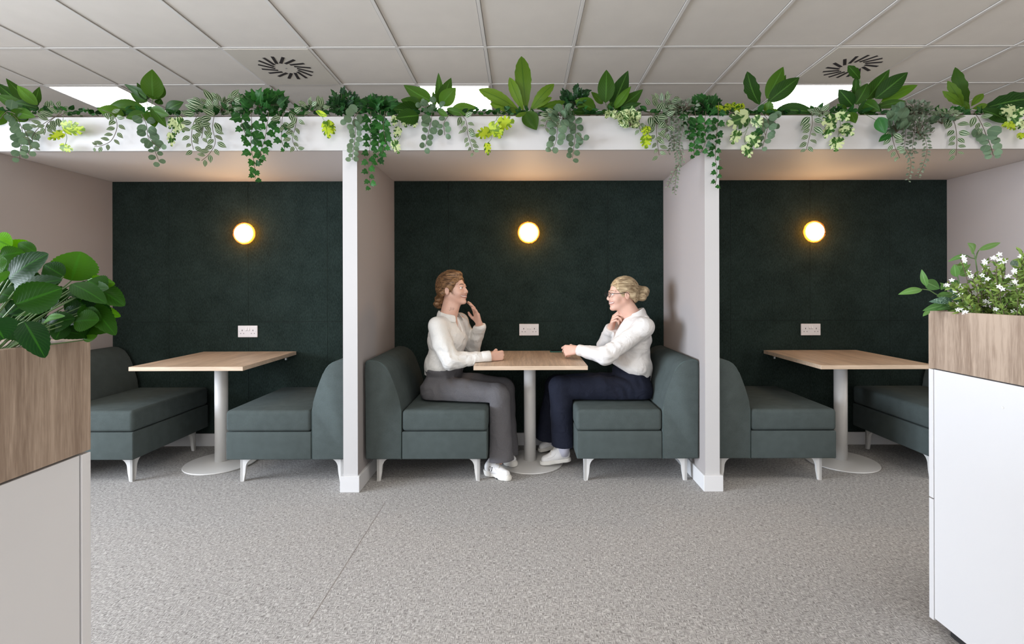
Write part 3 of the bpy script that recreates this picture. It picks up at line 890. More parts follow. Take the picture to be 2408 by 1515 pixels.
strand(t, [(240, 258), (268, 272), (275, 300), (262, 330), (240, 342), (222, 345)], YH, 'stripe', 0.046, 0.028)
t = plant('broadleaf_plant', 'broadleaf plant with one tall upright leaf over the left booth', 'plant', 352, 264, YT)
big_leaves(t, 'broad', [(360, 234, 358, 163, 47, -0.03, 0.5), (364, 234, 366, 176, 44, 0.02, 0.3), (345, 232, 292, 198, 24, 0.03, 0.12), (348, 234, 322, 194, 22, 0.03, 0.15), (345, 240, 306, 218, 24, 0.05, 0.2),
    (340, 254, 256, 250, 40, -0.02, 0.35), (292, 270, 228, 256, 32, -0.06, 0.75), (390, 262, 432, 240, 30, -0.02, 0.12), (352, 258, 398, 272, 30, -0.09, 0.35), (350, 262, 364, 300, 30, -0.10, 0.32), (340, 266, 296, 278, 24, -0.10, 0.3),
    (356, 252, 392, 300, 24, -0.10, 0.3), (370, 245, 378, 232, 18, 0.02, 0.1)], YT)
stems(t, [[at(352, 268, YT), at(356, 250, YT), at(360, 233, YT)], [at(352, 268, YT), at(345, 240, YT)], [at(352, 268, YT), at(375, 264, YT), at(391, 262, YT)]])
t = plant('hanging_eucalyptus', 'round-leaved eucalyptus strand hanging below the tall upright leaf over the left booth', 'plant', 345, 270, YH)
strand(t, [(332, 268), (344, 292), (348, 322), (362, 350), (374, 380)], YH - 0.01, 'euca', 0.050, 0.026, tint=(0.15, 0.5))
strand(t, [(348, 318), (360, 336), (378, 350)], YH - 0.02, 'euca', 0.048, 0.034, tint=(0.15, 0.45))
t = plant('hanging_variegated_monstera', 'small cream and green split-leaf sprig beside the eucalyptus strand over the left booth', 'plant', 405, 272, YH)
big_leaves(t, 'vari', [(408, 278, 398, 304, 16, -0.01, 0.3, 'monstera'), (420, 275, 432, 312, 18, -0.01, 0.5, 'monstera'), (402, 312, 404, 345, 18, -0.01, 0.4, 'monstera'), (418, 290, 412, 318, 18, -0.01, 0.3, 'monstera')], YH)
stems(t, [catmull([at(412, 264, YH), at(410, 290, YH), at(402, 312, YH)])], 0.0012)
t = plant('hanging_striped_vine', 'bushy striped-leaf vine above the left booth, left of the ivy', 'plant', 500, 262, YT)
tuft(t, 520, 242, YT - 0.02, 65, 26, 46, 'stripe', 0.055, tint=(0.2, 0.8))
big_leaves(t, 'stripe', [(500, 240, 478, 209, 16, 0.0, 0.4, 'ovate'), (478, 250, 438, 235, 18, -0.02, 0.4, 'ovate'), (470, 262, 434, 246, 16, -0.02, 0.5, 'ovate'), (505, 272, 474, 256, 16, -0.03, 0.4, 'ovate')], YT - 0.03)
strand(t, [(470, 262), (455, 290), (450, 325), (455, 352)], YH, 'stripe', 0.060, 0.028)
strand(t, [(505, 265), (500, 300), (506, 335), (492, 362), (474, 378)], YH - 0.01, 'stripe', 0.056, 0.027)
strand(t, [(485, 266), (478, 300), (474, 325)], YH - 0.02, 'stripe', 0.058, 0.030, tint=(0.5, 1.0))
t = plant('hanging_ivy', 'dark ivy cascading down over the left booth wall light', 'plant', 620, 262, YT)
tuft(t, 612, 240, YT - 0.03, 62, 26, 60, 'ivy', 0.060, tint=(0.05, 0.5))
strand(t, [(590, 262), (592, 300), (590, 345), (598, 385), (600, 420)], YH, 'ivy', 0.062, 0.024, tint=(0.1, 0.55))
strand(t, [(632, 262), (628, 295), (622, 330), (612, 362), (620, 378)], YH - 0.012, 'ivy', 0.058, 0.025, tint=(0.1, 0.6))
strand(t, [(655, 262), (662, 300), (662, 330), (670, 352)], YH - 0.01, 'ivy', 0.052, 0.030, tint=(0.15, 0.7))
strand(t, [(575, 262), (568, 290), (578, 318)], YH - 0.02, 'ivy', 0.060, 0.028, tint=(0.05, 0.35))
t = plant('hanging_striped_vine', 'striped-leaf strand hanging between the ivy and the left white pillar', 'plant', 700, 264, YH)
strand(t, [(672, 256), (697, 272), (694, 300), (688, 330), (700, 355)], YH, 'stripe', 0.054, 0.030)
tuft(t, 735, 252, YT - 0.03, 36, 16, 26, 'stripe', 0.05, tint=(0.3, 1.0))
strand(t, [(668, 262), (664, 290), (690, 310)], YH - 0.01, 'stripe', 0.05, 0.035)
t = plant('hanging_lime_monstera', 'single lime and dark split leaf dangling left of the left white pillar', 'plant', 768, 266, YH)
big_leaves(t, 'lime', [(766, 284, 774, 326, 30, -0.01, 0.35, 'monstera'), (775, 286, 786, 316, 18, -0.01, 0.7, 'monstera'), (742, 262, 770, 272, 14, -0.07, 0.5, 'lance')], YH)
stems(t, [catmull([at(755, 264, YH), at(760, 280, YH), at(767, 285, YH)])], 0.0012)
# --- round the left white pillar
t = plant('spiky_dark_plant', 'dark spiky-leaved plant standing above the left white pillar', 'plant', 812, 264, YT)
tuft(t, 806, 240, YT - 0.02, 34, 27, 60, 'dark', 0.062, tint=(0.0, 0.9), up=0.9)
big_leaves(t, 'dark', [(812, 232, 802, 205, 13, 0, 0.5, 'spiky'), (822, 236, 842, 222, 14, 0, 0.3, 'spiky'), (800, 250, 764, 245, 13, 0, 0.3, 'spiky'), (796, 240, 774, 228, 13, 0, 0.4, 'spiky')], YT)
t = plant('hanging_eucalyptus', 'pale eucalyptus strand hanging down the front of the left white pillar', 'plant', 835, 266, YH)
strand(t, [(850, 256), (832, 280), (836, 310), (832, 345), (828, 376)], YH, 'euca', 0.044, 0.019, tint=(0.5, 0.9))
big_leaves(t, 'euca', [(815, 286, 800, 289, 14, 0, 0.5, 'round'), (845, 292, 850, 276, 12, 0, 0.6, 'round')], YH)
t = plant('hanging_ivy', 'ivy cascading just right of the left white pillar', 'plant', 880, 262, YT)
tuft(t, 885, 246, YT - 0.03, 48, 18, 48, 'ivy', 0.060, tint=(0.0, 0.35))
strand(t, [(872, 262), (872, 300), (870, 345), (866, 385), (870, 438)], YH - 0.01, 'ivy', 0.058, 0.025, tint=(0.1, 0.6))
strand(t, [(895, 260), (892, 300), (890, 345), (888, 380)], YH, 'ivy', 0.060, 0.019, tint=(0.1, 0.6))
strand(t, [(905, 262), (902, 300), (906, 335), (898, 360)], YH - 0.015, 'ivy', 0.052, 0.024, tint=(0.25, 0.9))
t = plant('hanging_variegated_monstera', 'cream and green split-leaf vine hanging below the broad leaves at the centre booth left', 'plant', 935, 266, YH)
big_leaves(t, 'vari', [(930, 272, 925, 296, 18, -0.02, 0.4, 'monstera'), (940, 300, 928, 324, 20, -0.02, 0.3, 'monstera'), (925, 330, 938, 362, 22, -0.02, 0.5, 'monstera'), (968, 276, 976, 300, 24, -0.02, 0.4, 'monstera'), (950, 274, 955, 300, 20, -0.03, 0.3, 'monstera')], YH)
stems(t, [catmull([at(940, 262, YH), at(938, 300, YH), at(941, 322, YH), at(928, 335, YH)])], 0.0012)
# --- over the centre booth
t = plant('broadleaf_plant', 'broadleaf plant in front of the lit ceiling panel over the centre booth', 'plant', 1012, 264, YT)
big_leaves(t, 'broad', [(1014, 238, 949, 200, 38, 0.02, 0.35), (990, 252, 943, 234, 36, 0.0, 0.2), (1034, 248, 1031, 171, 24, 0.03, 0.3), (1036, 250, 1061, 183, 36, 0.03, 0.25), (1036, 248, 1072, 206, 38, -0.03, 0.6), (1062, 256, 1124, 254, 26, -0.02, 0.7),
    (985, 262, 924, 256, 44, -0.09, 0.1), (985, 272, 930, 278, 40, -0.11, 0.1), (1050, 256, 1098, 270, 18, -0.09, 0.4), (1022, 250, 1018, 214, 14, 0.02, 0.3), (1030, 258, 1054, 274, 16, -0.09, 0.5)], YT)
stems(t, [[at(1012, 268, YT), at(1025, 255, YT), at(1036, 248, YT)], [at(1012, 268, YT), at(1010, 250, YT), at(1014, 238, YT)], [at(1012, 268, YT), at(988, 262, YT)]])
t = plant('hanging_eucalyptus', 'round-leaved eucalyptus hanging below the lit ceiling panel over the centre booth', 'plant', 1018, 268, YH)
strand(t, [(1016, 262), (1014, 285), (1008, 310), (1000, 345)], YH, 'euca', 0.052, 0.027, tint=(0.3, 0.6))
strand(t, [(1036, 262), (1022, 246), (998, 252), (988, 238)], YT - 0.1, 'euca', 0.040, 0.022, tint=(0.1, 0.5))
strand(t, [(1056, 270), (1044, 290), (1046, 318)], YH - 0.01, 'euca', 0.046, 0.026, tint=(0.3, 0.7))
t = plant('hanging_striped_vine', 'striped-leaf strand hanging beside the lime leaves over the centre booth', 'plant', 1095, 268, YH)
strand(t, [(1080, 264), (1096, 285), (1100, 315), (1108, 340), (1114, 358)], YH, 'stripe', 0.050, 0.022)
t = plant('hanging_lime_monstera', 'lime yellow split-leaf vine hanging left of the tall fern', 'plant', 1175, 268, YH)
big_leaves(t, 'lime', [(1172, 292, 1210, 284, 34, -0.02, 0.9, 'monstera'), (1148, 300, 1184, 312, 36, -0.03, 0.85, 'monstera'), (1152, 308, 1118, 320, 28, -0.02, 0.9, 'monstera'), (1145, 336, 1148, 366, 18, -0.02, 0.3, 'monstera'), (1168, 300, 1176, 326, 24, -0.025, 0.8, 'monstera')], YH)
stems(t, [catmull([at(1182, 262, YH), at(1160, 290, YH), at(1150, 300, YH)]), catmull([at(1152, 306, YH), at(1156, 325, YH), at(1145, 338, YH)]), catmull([at(1172, 262, YH), at(1168, 280, YH), at(1173, 292, YH)])], 0.0012)
t = plant('birds_nest_fern', 'tall bird\'s nest fern with one long upright frond over the centre booth', 'plant', 1240, 264, YT)
big_leaves(t, 'fern', [(1238, 262, 1226, 132, 38, 0.0, 0.45), (1232, 262, 1198, 182, 24, -0.01, 0.7), (1220, 258, 1125, 210, 30, -0.02, 0.7), (1214, 262, 1152, 244, 26, -0.03, 0.75), (1246, 262, 1303, 197, 26, -0.01, 0.6), (1250, 258, 1298, 229, 16, -0.02, 0.6),
    (1262, 256, 1329, 239, 19, -0.02, 0.35), (1236, 262, 1262, 306, 42, -0.11, 0.15, 'broad'), (1234, 264, 1178, 256, 16, -0.03, 0.6), (1240, 264, 1212, 274, 10, -0.09, 0.6)], YT, 'fern', 'frond')
t = plant('hanging_striped_vine', 'small striped-leaf vine hugging the bulkhead right of the tall fern', 'plant', 1290, 268, YH)
strand(t, [(1312, 258), (1292, 275), (1282, 298)], YH, 'stripe', 0.055, 0.021)
strand(t, [(1318, 262), (1300, 284), (1306, 300)], YH - 0.01, 'stripe', 0.05, 0.024)
t = plant('hanging_eucalyptus', 'pair of long round-leaved eucalyptus strands hanging over the centre booth opening', 'plant', 1345, 268, YH)
strand(t, [(1348, 262), (1354, 290), (1352, 325), (1346, 372)], YH, 'euca', 0.052, 0.025, tint=(0.1, 0.4))
strand(t, [(1322, 262), (1312, 295), (1308, 330), (1298, 354)], YH - 0.01, 'euca', 0.052, 0.027, tint=(0.3, 0.7))
tuft(t, 1325, 268, YH - 0.01, 26, 18, 16, 'euca', 0.045, tint=(0.1, 0.5))
strand(t, [(1356, 312), (1366, 322), (1374, 330)], YH - 0.01, 'euca', 0.045, 0.03, tint=(0.2, 0.5))
t = plant('spiky_dark_plant', 'dark spiky-leaved plant standing between the fern and the broad leaves', 'plant', 1355, 262, YT)
tuft(t, 1352, 228, YT, 30, 24, 40, 'dark', 0.055, tint=(0, 0.5), up=0.9)
big_leaves(t, 'dark', [(1358, 224, 1392, 212, 14, 0, 0.2, 'spiky'), (1350, 220, 1354, 198, 11, 0, 0.3, 'spiky'), (1346, 224, 1326, 218, 11, 0, 0.3, 'spiky')], YT)
t = plant('broadleaf_plant', 'broadleaf plant with a round bright leaf over the right of the centre booth', 'plant', 1430, 264, YT)
big_leaves(t, 'broad', [(1424, 242, 1426, 164, 42, -0.02, 0.22), (1440, 250, 1477, 166, 44, 0.03, 0.08), (1444, 256, 1484, 203, 22, -0.04, 0.62), (1454, 252, 1512, 210, 36, 0.02, 0.2), (1460, 256, 1508, 243, 17, -0.02, 0.1), (1398, 258, 1352, 236, 40, -0.03, 0.55),
    (1398, 262, 1368, 222, 30, 0.02, 0.25), (1418, 244, 1390, 216, 18, 0.02, 0.55), (1396, 264, 1342, 262, 24, -0.05, 0.15), (1430, 262, 1410, 268, 14, -0.05, 0.2), (1430, 258, 1440, 240, 16, 0, 0.3), (1450, 260, 1464, 226, 40, 0.04, 0.1)], YT)
stems(t, [[at(1430, 268, YT), at(1424, 241, YT)], [at(1430, 268, YT), at(1440, 250, YT)], [at(1430, 268, YT), at(1400, 259, YT)]])
t = plant('hanging_variegated_pothos', 'cream and lime ruffled vine spilling under the broad leaves at the centre booth right', 'plant', 1480, 264, YH)
tuft(t, 1482, 282, YH - 0.02, 24, 20, 26, 'vari', 0.055, shape='ovate', tint=(0.1, 0.9))
tuft(t, 1440, 270, YH - 0.02, 18, 7, 10, 'vari', 0.045, shape='ovate', tint=(0.1, 0.9))
t = plant('hanging_striped_vine', 'long striped-leaf strands hanging left of the right white pillar', 'plant', 1530, 264, YH)
strand(t, [(1524, 262), (1542, 285), (1544, 320), (1550, 365)], YH, 'stripe', 0.062, 0.027)
strand(t, [(1520, 264), (1560, 272), (1568, 300), (1558, 330)], YH - 0.01, 'stripe', 0.062, 0.034)
tuft(t, 1560, 244, YT - 0.03, 40, 18, 26, 'stripe', 0.055)
strand(t, [(1506, 262), (1504, 300), (1520, 322)], YH, 'stripe', 0.045, 0.045)
t = plant('hanging_lime_monstera', 'small lime split leaves hanging among the striped strands by the right white pillar', 'plant', 1520, 290, YH)
big_leaves(t, 'lime', [(1518, 318, 1520, 350, 28, -0.02, 0.7, 'monstera'), (1522, 296, 1514, 318, 24, -0.01, 0.15, 'monstera')], YH)
stems(t, [catmull([at(1506, 268, YH), at(1502, 300, YH), at(1516, 318, YH)])], 0.0012)
t = plant('hanging_string_plant', 'fine grey-green string vine trailing in front of the right white pillar', 'plant', 1590, 262, YH)
tuft(t, 1604, 248, YT - 0.05, 40, 18, 90, 'string', 0.026, tint=(0.2, 0.7))
strand(t, [(1574, 255), (1574, 300), (1580, 340), (1572, 360)], YH, 'string', 0.026, 0.009, tint=(0.1, 0.45))
strand(t, [(1596, 255), (1596, 300), (1590, 345), (1596, 380), (1590, 415), (1586, 455)], YH, 'string', 0.026, 0.009, tint=(0.2, 0.7))
strand(t, [(1606, 255), (1606, 300), (1598, 340), (1604, 375), (1588, 400), (1570, 440)], YH - 0.01, 'string', 0.026, 0.010, tint=(0.3, 0.8))
strand(t, [(1586, 255), (1584, 300), (1586, 350)], YH - 0.01, 'string', 0.026, 0.010, tint=(0.1, 0.4))
# --- round the right white pillar
t = plant('hanging_ivy', 'ivy cascading over the right white pillar', 'plant', 1660, 262, YT)
tuft(t, 1662, 248, YT - 0.03, 34, 22, 56, 'ivy', 0.056, tint=(0.0, 0.3))
strand(t, [(1634, 262), (1638, 295), (1632, 330), (1632, 368)], YH, 'ivy', 0.056, 0.019, tint=(0.15, 0.7))
strand(t, [(1660, 262), (1656, 300), (1660, 330), (1648, 360)], YH - 0.012, 'ivy', 0.054, 0.022, tint=(0.1, 0.55))
strand(t, [(1690, 240), (1688, 285), (1684, 330), (1682, 370), (1686, 405), (1682, 435)], YH - 0.005, 'ivy', 0.046, 0.026, tint=(0.1, 0.5))
strand(t, [(1626, 262), (1618, 290), (1622, 318)], YH - 0.01, 'ivy', 0.058, 0.020, tint=(0.0, 0.3))
# --- over the right booth
t = plant('hanging_variegated_monstera', 'large cream and green split-leaf vine at the left of the right booth', 'plant', 1745, 264, YH)
big_leaves(t, 'vari', [(1762, 272, 1708, 292, 46, -0.02, 0.4, 'monstera'), (1772, 276, 1792, 300, 28, -0.02, 0.5, 'monstera'), (1736, 306, 1722, 340, 26, -0.02, 0.5, 'monstera'), (1762, 316, 1782, 348, 32, -0.02, 0.4, 'monstera'), (1752, 340, 1764, 372, 26, -0.02, 0.4, 'monstera'), (1776, 310, 1790, 334, 20, -0.02, 0.3, 'monstera')], YH)
stems(t, [catmull([at(1762, 264, YH), at(1758, 300, YH), at(1750, 325, YH), at(1754, 342, YH)]), catmull([at(1760, 300, YH), at(1748, 312, YH), at(1736, 308, YH)])], 0.0013)
tuft(t, 1718, 258, YT - 0.05, 30, 14, 16, 'lime', 0.05, tint=(0.0, 0.8), shape='ovate')
t = plant('broadleaf_plant', 'broadleaf plant with a wavy dark leaf over the left of the right booth', 'plant', 1800, 264, YT)
big_leaves(t, 'broad', [(1786, 246, 1757, 168, 34, 0.02, 0.08, 'wavy'), (1803, 232, 1842, 157, 38, 0.0, 0.45), (1810, 236, 1848, 176, 34, 0.03, 0.25), (1806, 240, 1880, 182, 40, -0.02, 0.12), (1826, 258, 1918, 264, 36, -0.05, 0.1), (1804, 266, 1810, 238, 24, -0.03, 0.55, 'wavy'), (1800, 266, 1832, 264, 20, -0.05, 0.5, 'wavy')], YT)
stems(t, [[at(1800, 268, YT), at(1790, 245, YT)], [at(1800, 268, YT), at(1805, 235, YT)]])
t = plant('hanging_eucalyptus', 'short round-leaved eucalyptus sprig below the wavy dark leaf in the right booth', 'plant', 1805, 268, YH)
strand(t, [(1790, 264), (1806, 285), (1800, 320), (1792, 350)], YH - 0.03, 'euca', 0.046, 0.028, tint=(0.2, 0.7))
strand(t, [(1800, 268), (1822, 284), (1814, 304)], YH - 0.02, 'euca', 0.044, 0.026, tint=(0.2, 0.5))
strand(t, [(1796, 276), (1794, 300), (1800, 318)], YH - 0.04, 'ivy', 0.06, 0.06, tint=(0.1, 0.3))
t = plant('hanging_striped_vine', 'striped-leaf strand hanging alone near the middle of the right booth', 'plant', 1905, 266, YH)
strand(t, [(1908, 262), (1910, 290), (1904, 320), (1896, 352)], YH, 'stripe', 0.060, 0.026)
tuft(t, 1926, 262, YH + 0.02, 22, 10, 16, 'stripe', 0.045)
t = plant('hanging_variegated_monstera', 'cream and green split-leaf vine below the tall curled leaf in the right booth', 'plant', 1960, 264, YH)
big_leaves(t, 'vari', [(1966, 276, 1932, 292, 34, -0.02, 0.2, 'monstera'), (1972, 262, 1996, 284, 30, -0.03, 0.4, 'monstera'), (1956, 292, 1940, 326, 26, -0.02, 0.4, 'monstera'), (1980, 296, 2008, 318, 30, -0.02, 0.4, 'monstera'), (1968, 322, 1966, 357, 32, -0.02, 0.5, 'monstera'), (1994, 290, 1978, 314, 22, -0.03, 0.3, 'monstera')], YH)
stems(t, [catmull([at(1970, 262, YH), at(1976, 295, YH), at(1970, 322, YH)]), catmull([at(1968, 270, YH), at(1960, 285, YH), at(1956, 294, YH)])], 0.0013)
t = plant('broadleaf_plant', 'tallest broadleaf plant of the right booth, a curled leaf crossing the air vent', 'plant', 2045, 264, YT)
big_leaves(t, 'broad', [(2012, 240, 2014, 176, 16, 0.02, 0.12, 'wavy'), (2022, 186, 1994, 154, 20, -0.02, 0.14, 'wavy'), (2038, 234, 2092, 163, 38, 0.02, 0.15), (2058, 232, 2135, 170, 42, -0.02, 0.07), (2072, 240, 2158, 200, 28, 0.0, 0.7), (2006, 250, 1972, 210, 34, 0.0, 0.05), (2012, 246, 2040, 196, 32, 0.0, 0.15),
    (2060, 252, 2130, 238, 20, -0.03, 0.25), (2016, 262, 2072, 250, 44, -0.05, 0.08), (2030, 240, 2070, 262, 28, -0.08, 0.25), (2000, 264, 2012, 290, 22, -0.10, 0.45), (1990, 262, 1968, 244, 16, 0, 0.3)], YT)
stems(t, [catmull([at(2045, 268, YT), at(2018, 245, YT), at(2024, 200, YT), at(2020, 184, YT)]), [at(2045, 268, YT), at(2040, 234, YT)], [at(2045, 268, YT), at(2072, 240, YT)]])
t = plant('hanging_eucalyptus', 'grey round-leaved eucalyptus hanging right of the split-leaf vine in the right booth', 'plant', 2090, 264, YH)
tuft(t, 2108, 285, YH - 0.02, 26, 36, 26, 'euca', 0.055, tint=(0.1, 0.5))
big_leaves(t, 'ivy', [(2066, 276, 2082, 314, 30, -0.02, 0.55, 'broad'), (2094, 316, 2066, 334, 18, -0.02, 0.35, 'broad')], YH - 0.02)
strand(t, [(2096, 296), (2098, 320), (2104, 345), (2116, 372)], YH - 0.01, 'stripe', 0.056, 0.026, tint=(0.4, 0.9))
stems(t, [catmull([at(2032, 268, YH), at(2055, 280, YH), at(2068, 288, YH)])], 0.0015)
t = plant('hanging_string_plant', 'grey string vine trailing long in front of the right booth soffit', 'plant', 2150, 262, YH)
tuft(t, 2156, 258, YT - 0.06, 36, 22, 110, 'string', 0.026, tint=(0.1, 0.6))
tuft(t, 2160, 300, YH - 0.01, 30, 30, 70, 'string', 0.026, tint=(0.05, 0.5))
strand(t, [(2128, 262), (2130, 310), (2128, 345), (2142, 380), (2136, 425)], YH, 'string', 0.026, 0.009, tint=(0.1, 0.6))
strand(t, [(2168, 262), (2172, 310), (2180, 350), (2172, 385), (2158, 415)], YH - 0.01, 'string', 0.026, 0.010, tint=(0.1, 0.7))
strand(t, [(2150, 262), (2150, 310), (2146, 350), (2152, 362)], YH - 0.01, 'string', 0.026, 0.010, tint=(0.05, 0.4))
t = plant('hanging_striped_vine', 'striped-leaf strand hanging right of the grey string vine in the right booth', 'plant', 2240, 266, YH)
strand(t, [(2232, 262), (2246, 295), (2250, 330), (2248, 366)], YH, 'stripe', 0.058, 0.026)
tuft(t, 2220, 268, YH + 0.0, 40, 10, 30, 'stripe', 0.04, tint=(0.1, 0.6))
tuft(t, 2215, 282, YH - 0.01, 26, 14, 22, 'euca', 0.030, tint=(0.1, 0.3))
t = plant('birds_nest_fern', 'wavy-fronded fern standing near the right end of the bulkhead', 'plant', 2275, 264, YT)
big_leaves(t, 'fern', [(2276, 248, 2246, 158, 28, 0.02, 0.12, 'wavy'), (2266, 252, 2228, 190, 20, 0.0, 0.4, 'wavy'), (2262, 248, 2216, 214, 16, 0.0, 0.5, 'wavy'), (2284, 250, 2312, 220, 17, -0.01, 0.55, 'lance'), (2286, 256, 2322, 246, 14, -0.03, 0.5, 'lance'), (2280, 260, 2262, 236, 12, 0, 0.3, 'lance')], YT, 'wavy', 'frond')
t = plant('hanging_eucalyptus', 'pale round-leaved eucalyptus hanging near the right end of the bulkhead', 'plant', 2320, 266, YH)
strand(t, [(2308, 290), (2318, 315), (2330, 345), (2336, 366)], YH, 'euca', 0.056, 0.022, tint=(0.4, 0.85))
strand(t, [(2290, 262), (2302, 280), (2312, 300)], YH - 0.01, 'stripe', 0.060, 0.026, tint=(0.5, 1.0))
t = plant('broadleaf_plant', 'dark netted broadleaf plant at the right end of the bulkhead, cut by the frame', 'plant', 2345, 264, YT)
big_leaves(t, 'broad', [(2308, 256, 2440, 232, 44, -0.03, 0.03, 'wavy'), (2310, 258, 2384, 290, 34, -0.10, 0.1), (2330, 262, 2420, 258, 26, -0.04, 0.15), (2380, 250, 2440, 262, 36, -0.02, 0.1)], YT)
t = plant('hanging_variegated_monstera', 'cream split-leaf vine over the dark leaves at the far right end', 'plant', 2385, 264, YH)
big_leaves(t, 'vari', [(2390, 254, 2350, 268, 32, -0.03, 0.3, 'monstera'), (2392, 256, 2402, 276, 26, -0.03, 0.5, 'monstera'), (2374, 268, 2398, 296, 28, -0.03, 0.4, 'monstera'), (2398, 286, 2416, 306, 22, -0.02, 0.3, 'monstera')], YH)
big_leaves(t, 'lime', [(2372, 288, 2388, 306, 20, -0.01, 0.9, 'monstera'), (2404, 312, 2400, 328, 18, -0.01, 0.9, 'monstera'), (2360, 290, 2372, 298, 14, -0.01, 0.8, 'monstera')], YH)
# the mixed greenery laid along the whole top of the bulkhead
lb = LB(); paths = []
for mk in range(1):
    for u in range(-30, 2440, 4):
        if R.random() < 0.12: continue
        p = at(u + jit(4), 264 + jit(6), 2.845 + jit(0.03)); p.z = max(p.z, ZT + 0.008)
        d = Vector((jit(1), jit(0.6), jit(0.5) + 0.15)).normalized()
        sz = R.uniform(0.03, 0.055)
        lb.leaf(p, p + d * sz, sz * R.uniform(0.4, 0.75), camn(p) + Vector((jit(0.8), jit(0.4), jit(0.8) + 0.4)), R.choice(['ovate', 'ovate', 'ivy', 'broad']), R.uniform(0.0, 0.45), 0.08, 0.2, 6, 1)
for v in lb.v:
    v.z = max(v.z, ZT + 0.003)
g = lb.build('leafy_garland', LM['bush'] if False else LM['ivy'], None)
tag(g, 'low mixed greenery laid along the top of the white bulkhead between the plants', 'garland', None, 'stuff')
b = bmesh.new()
for k in range(3):
    pts = [Vector((at(u, 266, 2.84).x, 2.83 + 0.02 * k + jit(0.012), ZT + 0.008 + R.random() * 0.012)) for u in range(-40, 2450, 60)]
    tube(b, catmull(pts, 4), 0.0022, 5, False)
from_bm('stem', b, M['stem_b'], g, True)

# ------------------------------------------------------------------ plants in the foreground planters
t = thing('serrated_leaf_plant', 'lush plant with large scalloped green leaves in the dark-grained oak planter', 'plant', (-0.87, 0.70, 1.058))
GZ = t
def fore_leaf(b0, b1, t0, t1, w, Yb, Yt, ti, arch=0.12, cup=0.25, tilt=(0, 0.2), shape='serrate', mat='serrate', par=None):
    b, p = at(b0, b1, Yb), at(t0, t1, Yt)
    lb = LB(); lb.leaf(b, p, w * (1.18 if shape == 'serrate' else 1.0) * (Yb + Yt) / 2 / F, camn((b + p) / 2) + Vector((tilt[0], 0, tilt[1])), shape, ti if ti > 0.6 or shape != 'serrate' else ti * 0.7, arch, cup, 44 if shape == 'serrate' else 16, 3)
    return lb.build('leaf', LM[mat], par or t)
FL = [(21, 658, 114, 597, 50, .70, .69, .06), (36, 716, 146, 678, 62, .66, .67, .14), (34, 686, 146, 658, 40, .72, .72, .10), (168, 660, 190, 592, 70, .80, .81, .42), (203, 665, 271, 668, 30, .82, .80, .85),
      (169, 668, 250, 714, 36, .76, .74, .16), (222, 674, 293, 720, 40, .81, .79, .22), (208, 714, 272, 789, 38, .80, .78, .22), (156, 764, 246, 746, 46, .82, .82, .20), (57, 757, 106, 842, 46, .70, .68, .02),
      (-22, 752, 10, 798, 60, .62, .62, .02), (-20, 560, 28, 580, 40, .74, .74, .98), (28, 596, 64, 566, 38, .76, .76, .80), (84, 594, 44, 571, 22, .74, .74, .25), (2, 602, 56, 592, 32, .72, .73, .25), (-26, 628, 17, 614, 46, .68, .68, .4),
      (150, 650, 104, 622, 36, .78, .78, .12), (196, 800, 229, 789, 14, .80, .79, .5), (102, 760, 153, 744, 18, .76, .74, .6), (150, 742, 212, 736, 34, .80, .80, .04), (214, 726, 284, 745, 24, .84, .84, .8), (20, 640, -14, 596, 44, .76, .78, .2),
      (0, 690, 30, 700, 40, .72, .72, .12), (10, 660, -12, 648, 36, .66, .66, .5), (60, 740, 120, 720, 44, .80, .80, .05), (120, 700, 168, 690, 36, .82, .82, .08), (100, 660, 150, 640, 40, .82, .82, .15), (190, 700, 230, 690, 34, .84, .84, .4),
      (130, 780, 212, 792, 30, .80, .80, .12), (20, 740, 60, 715, 44, .78, .78, .06), (80, 640, 50, 610, 40, .80, .82, .2), (218, 740, 262, 782, 34, .83, .82, .35), (120, 740, 150, 790, 40, .80, .79, .06), (186, 760, 250, 760, 36, .83, .82, .3), (150, 760, 130, 800, 30, .77, .76, .1), (20, 760, 60, 800, 40, .74, .74, .04)]
for q in range(34):
    u0, v0 = R.uniform(-20, 210), R.uniform(640, 770)
    an = R.uniform(-0.9, 0.7)
    L0 = R.uniform(50, 80)
    u1, v1 = u0 + L0 * math.cos(an), v0 + L0 * math.sin(an) * 0.8
    if u1 > 262 or v1 > 792 or (v1 < 612 + 0.25 * u1): continue
    FL.append((u0, v0, u1, v1, R.uniform(34, 50), R.uniform(.76, .83), R.uniform(.76, .83), R.uniform(0.0, 0.3)))
for f in FL: fore_leaf(*f, arch=R.uniform(0.06, 0.16), cup=R.uniform(0.15, 0.4), tilt=(jit(0.25), R.uniform(0.0, 0.5)))
pp = []
for f in FL:
    b0 = at(f[0], f[1], f[5]); root = Vector((-0.84 + 0.25 * (b0.x + 0.80), 0.70 + 0.3 * (f[5] - 0.72), 1.055))
    if root.x > -0.79: root.x = -0.79
    pp.append(catmull([root, (root * 0.5 + b0 * 0.5) + Vector((jit(0.008), jit(0.008), 0.012)), b0], 6))
stems(t, pp, 0.0010)

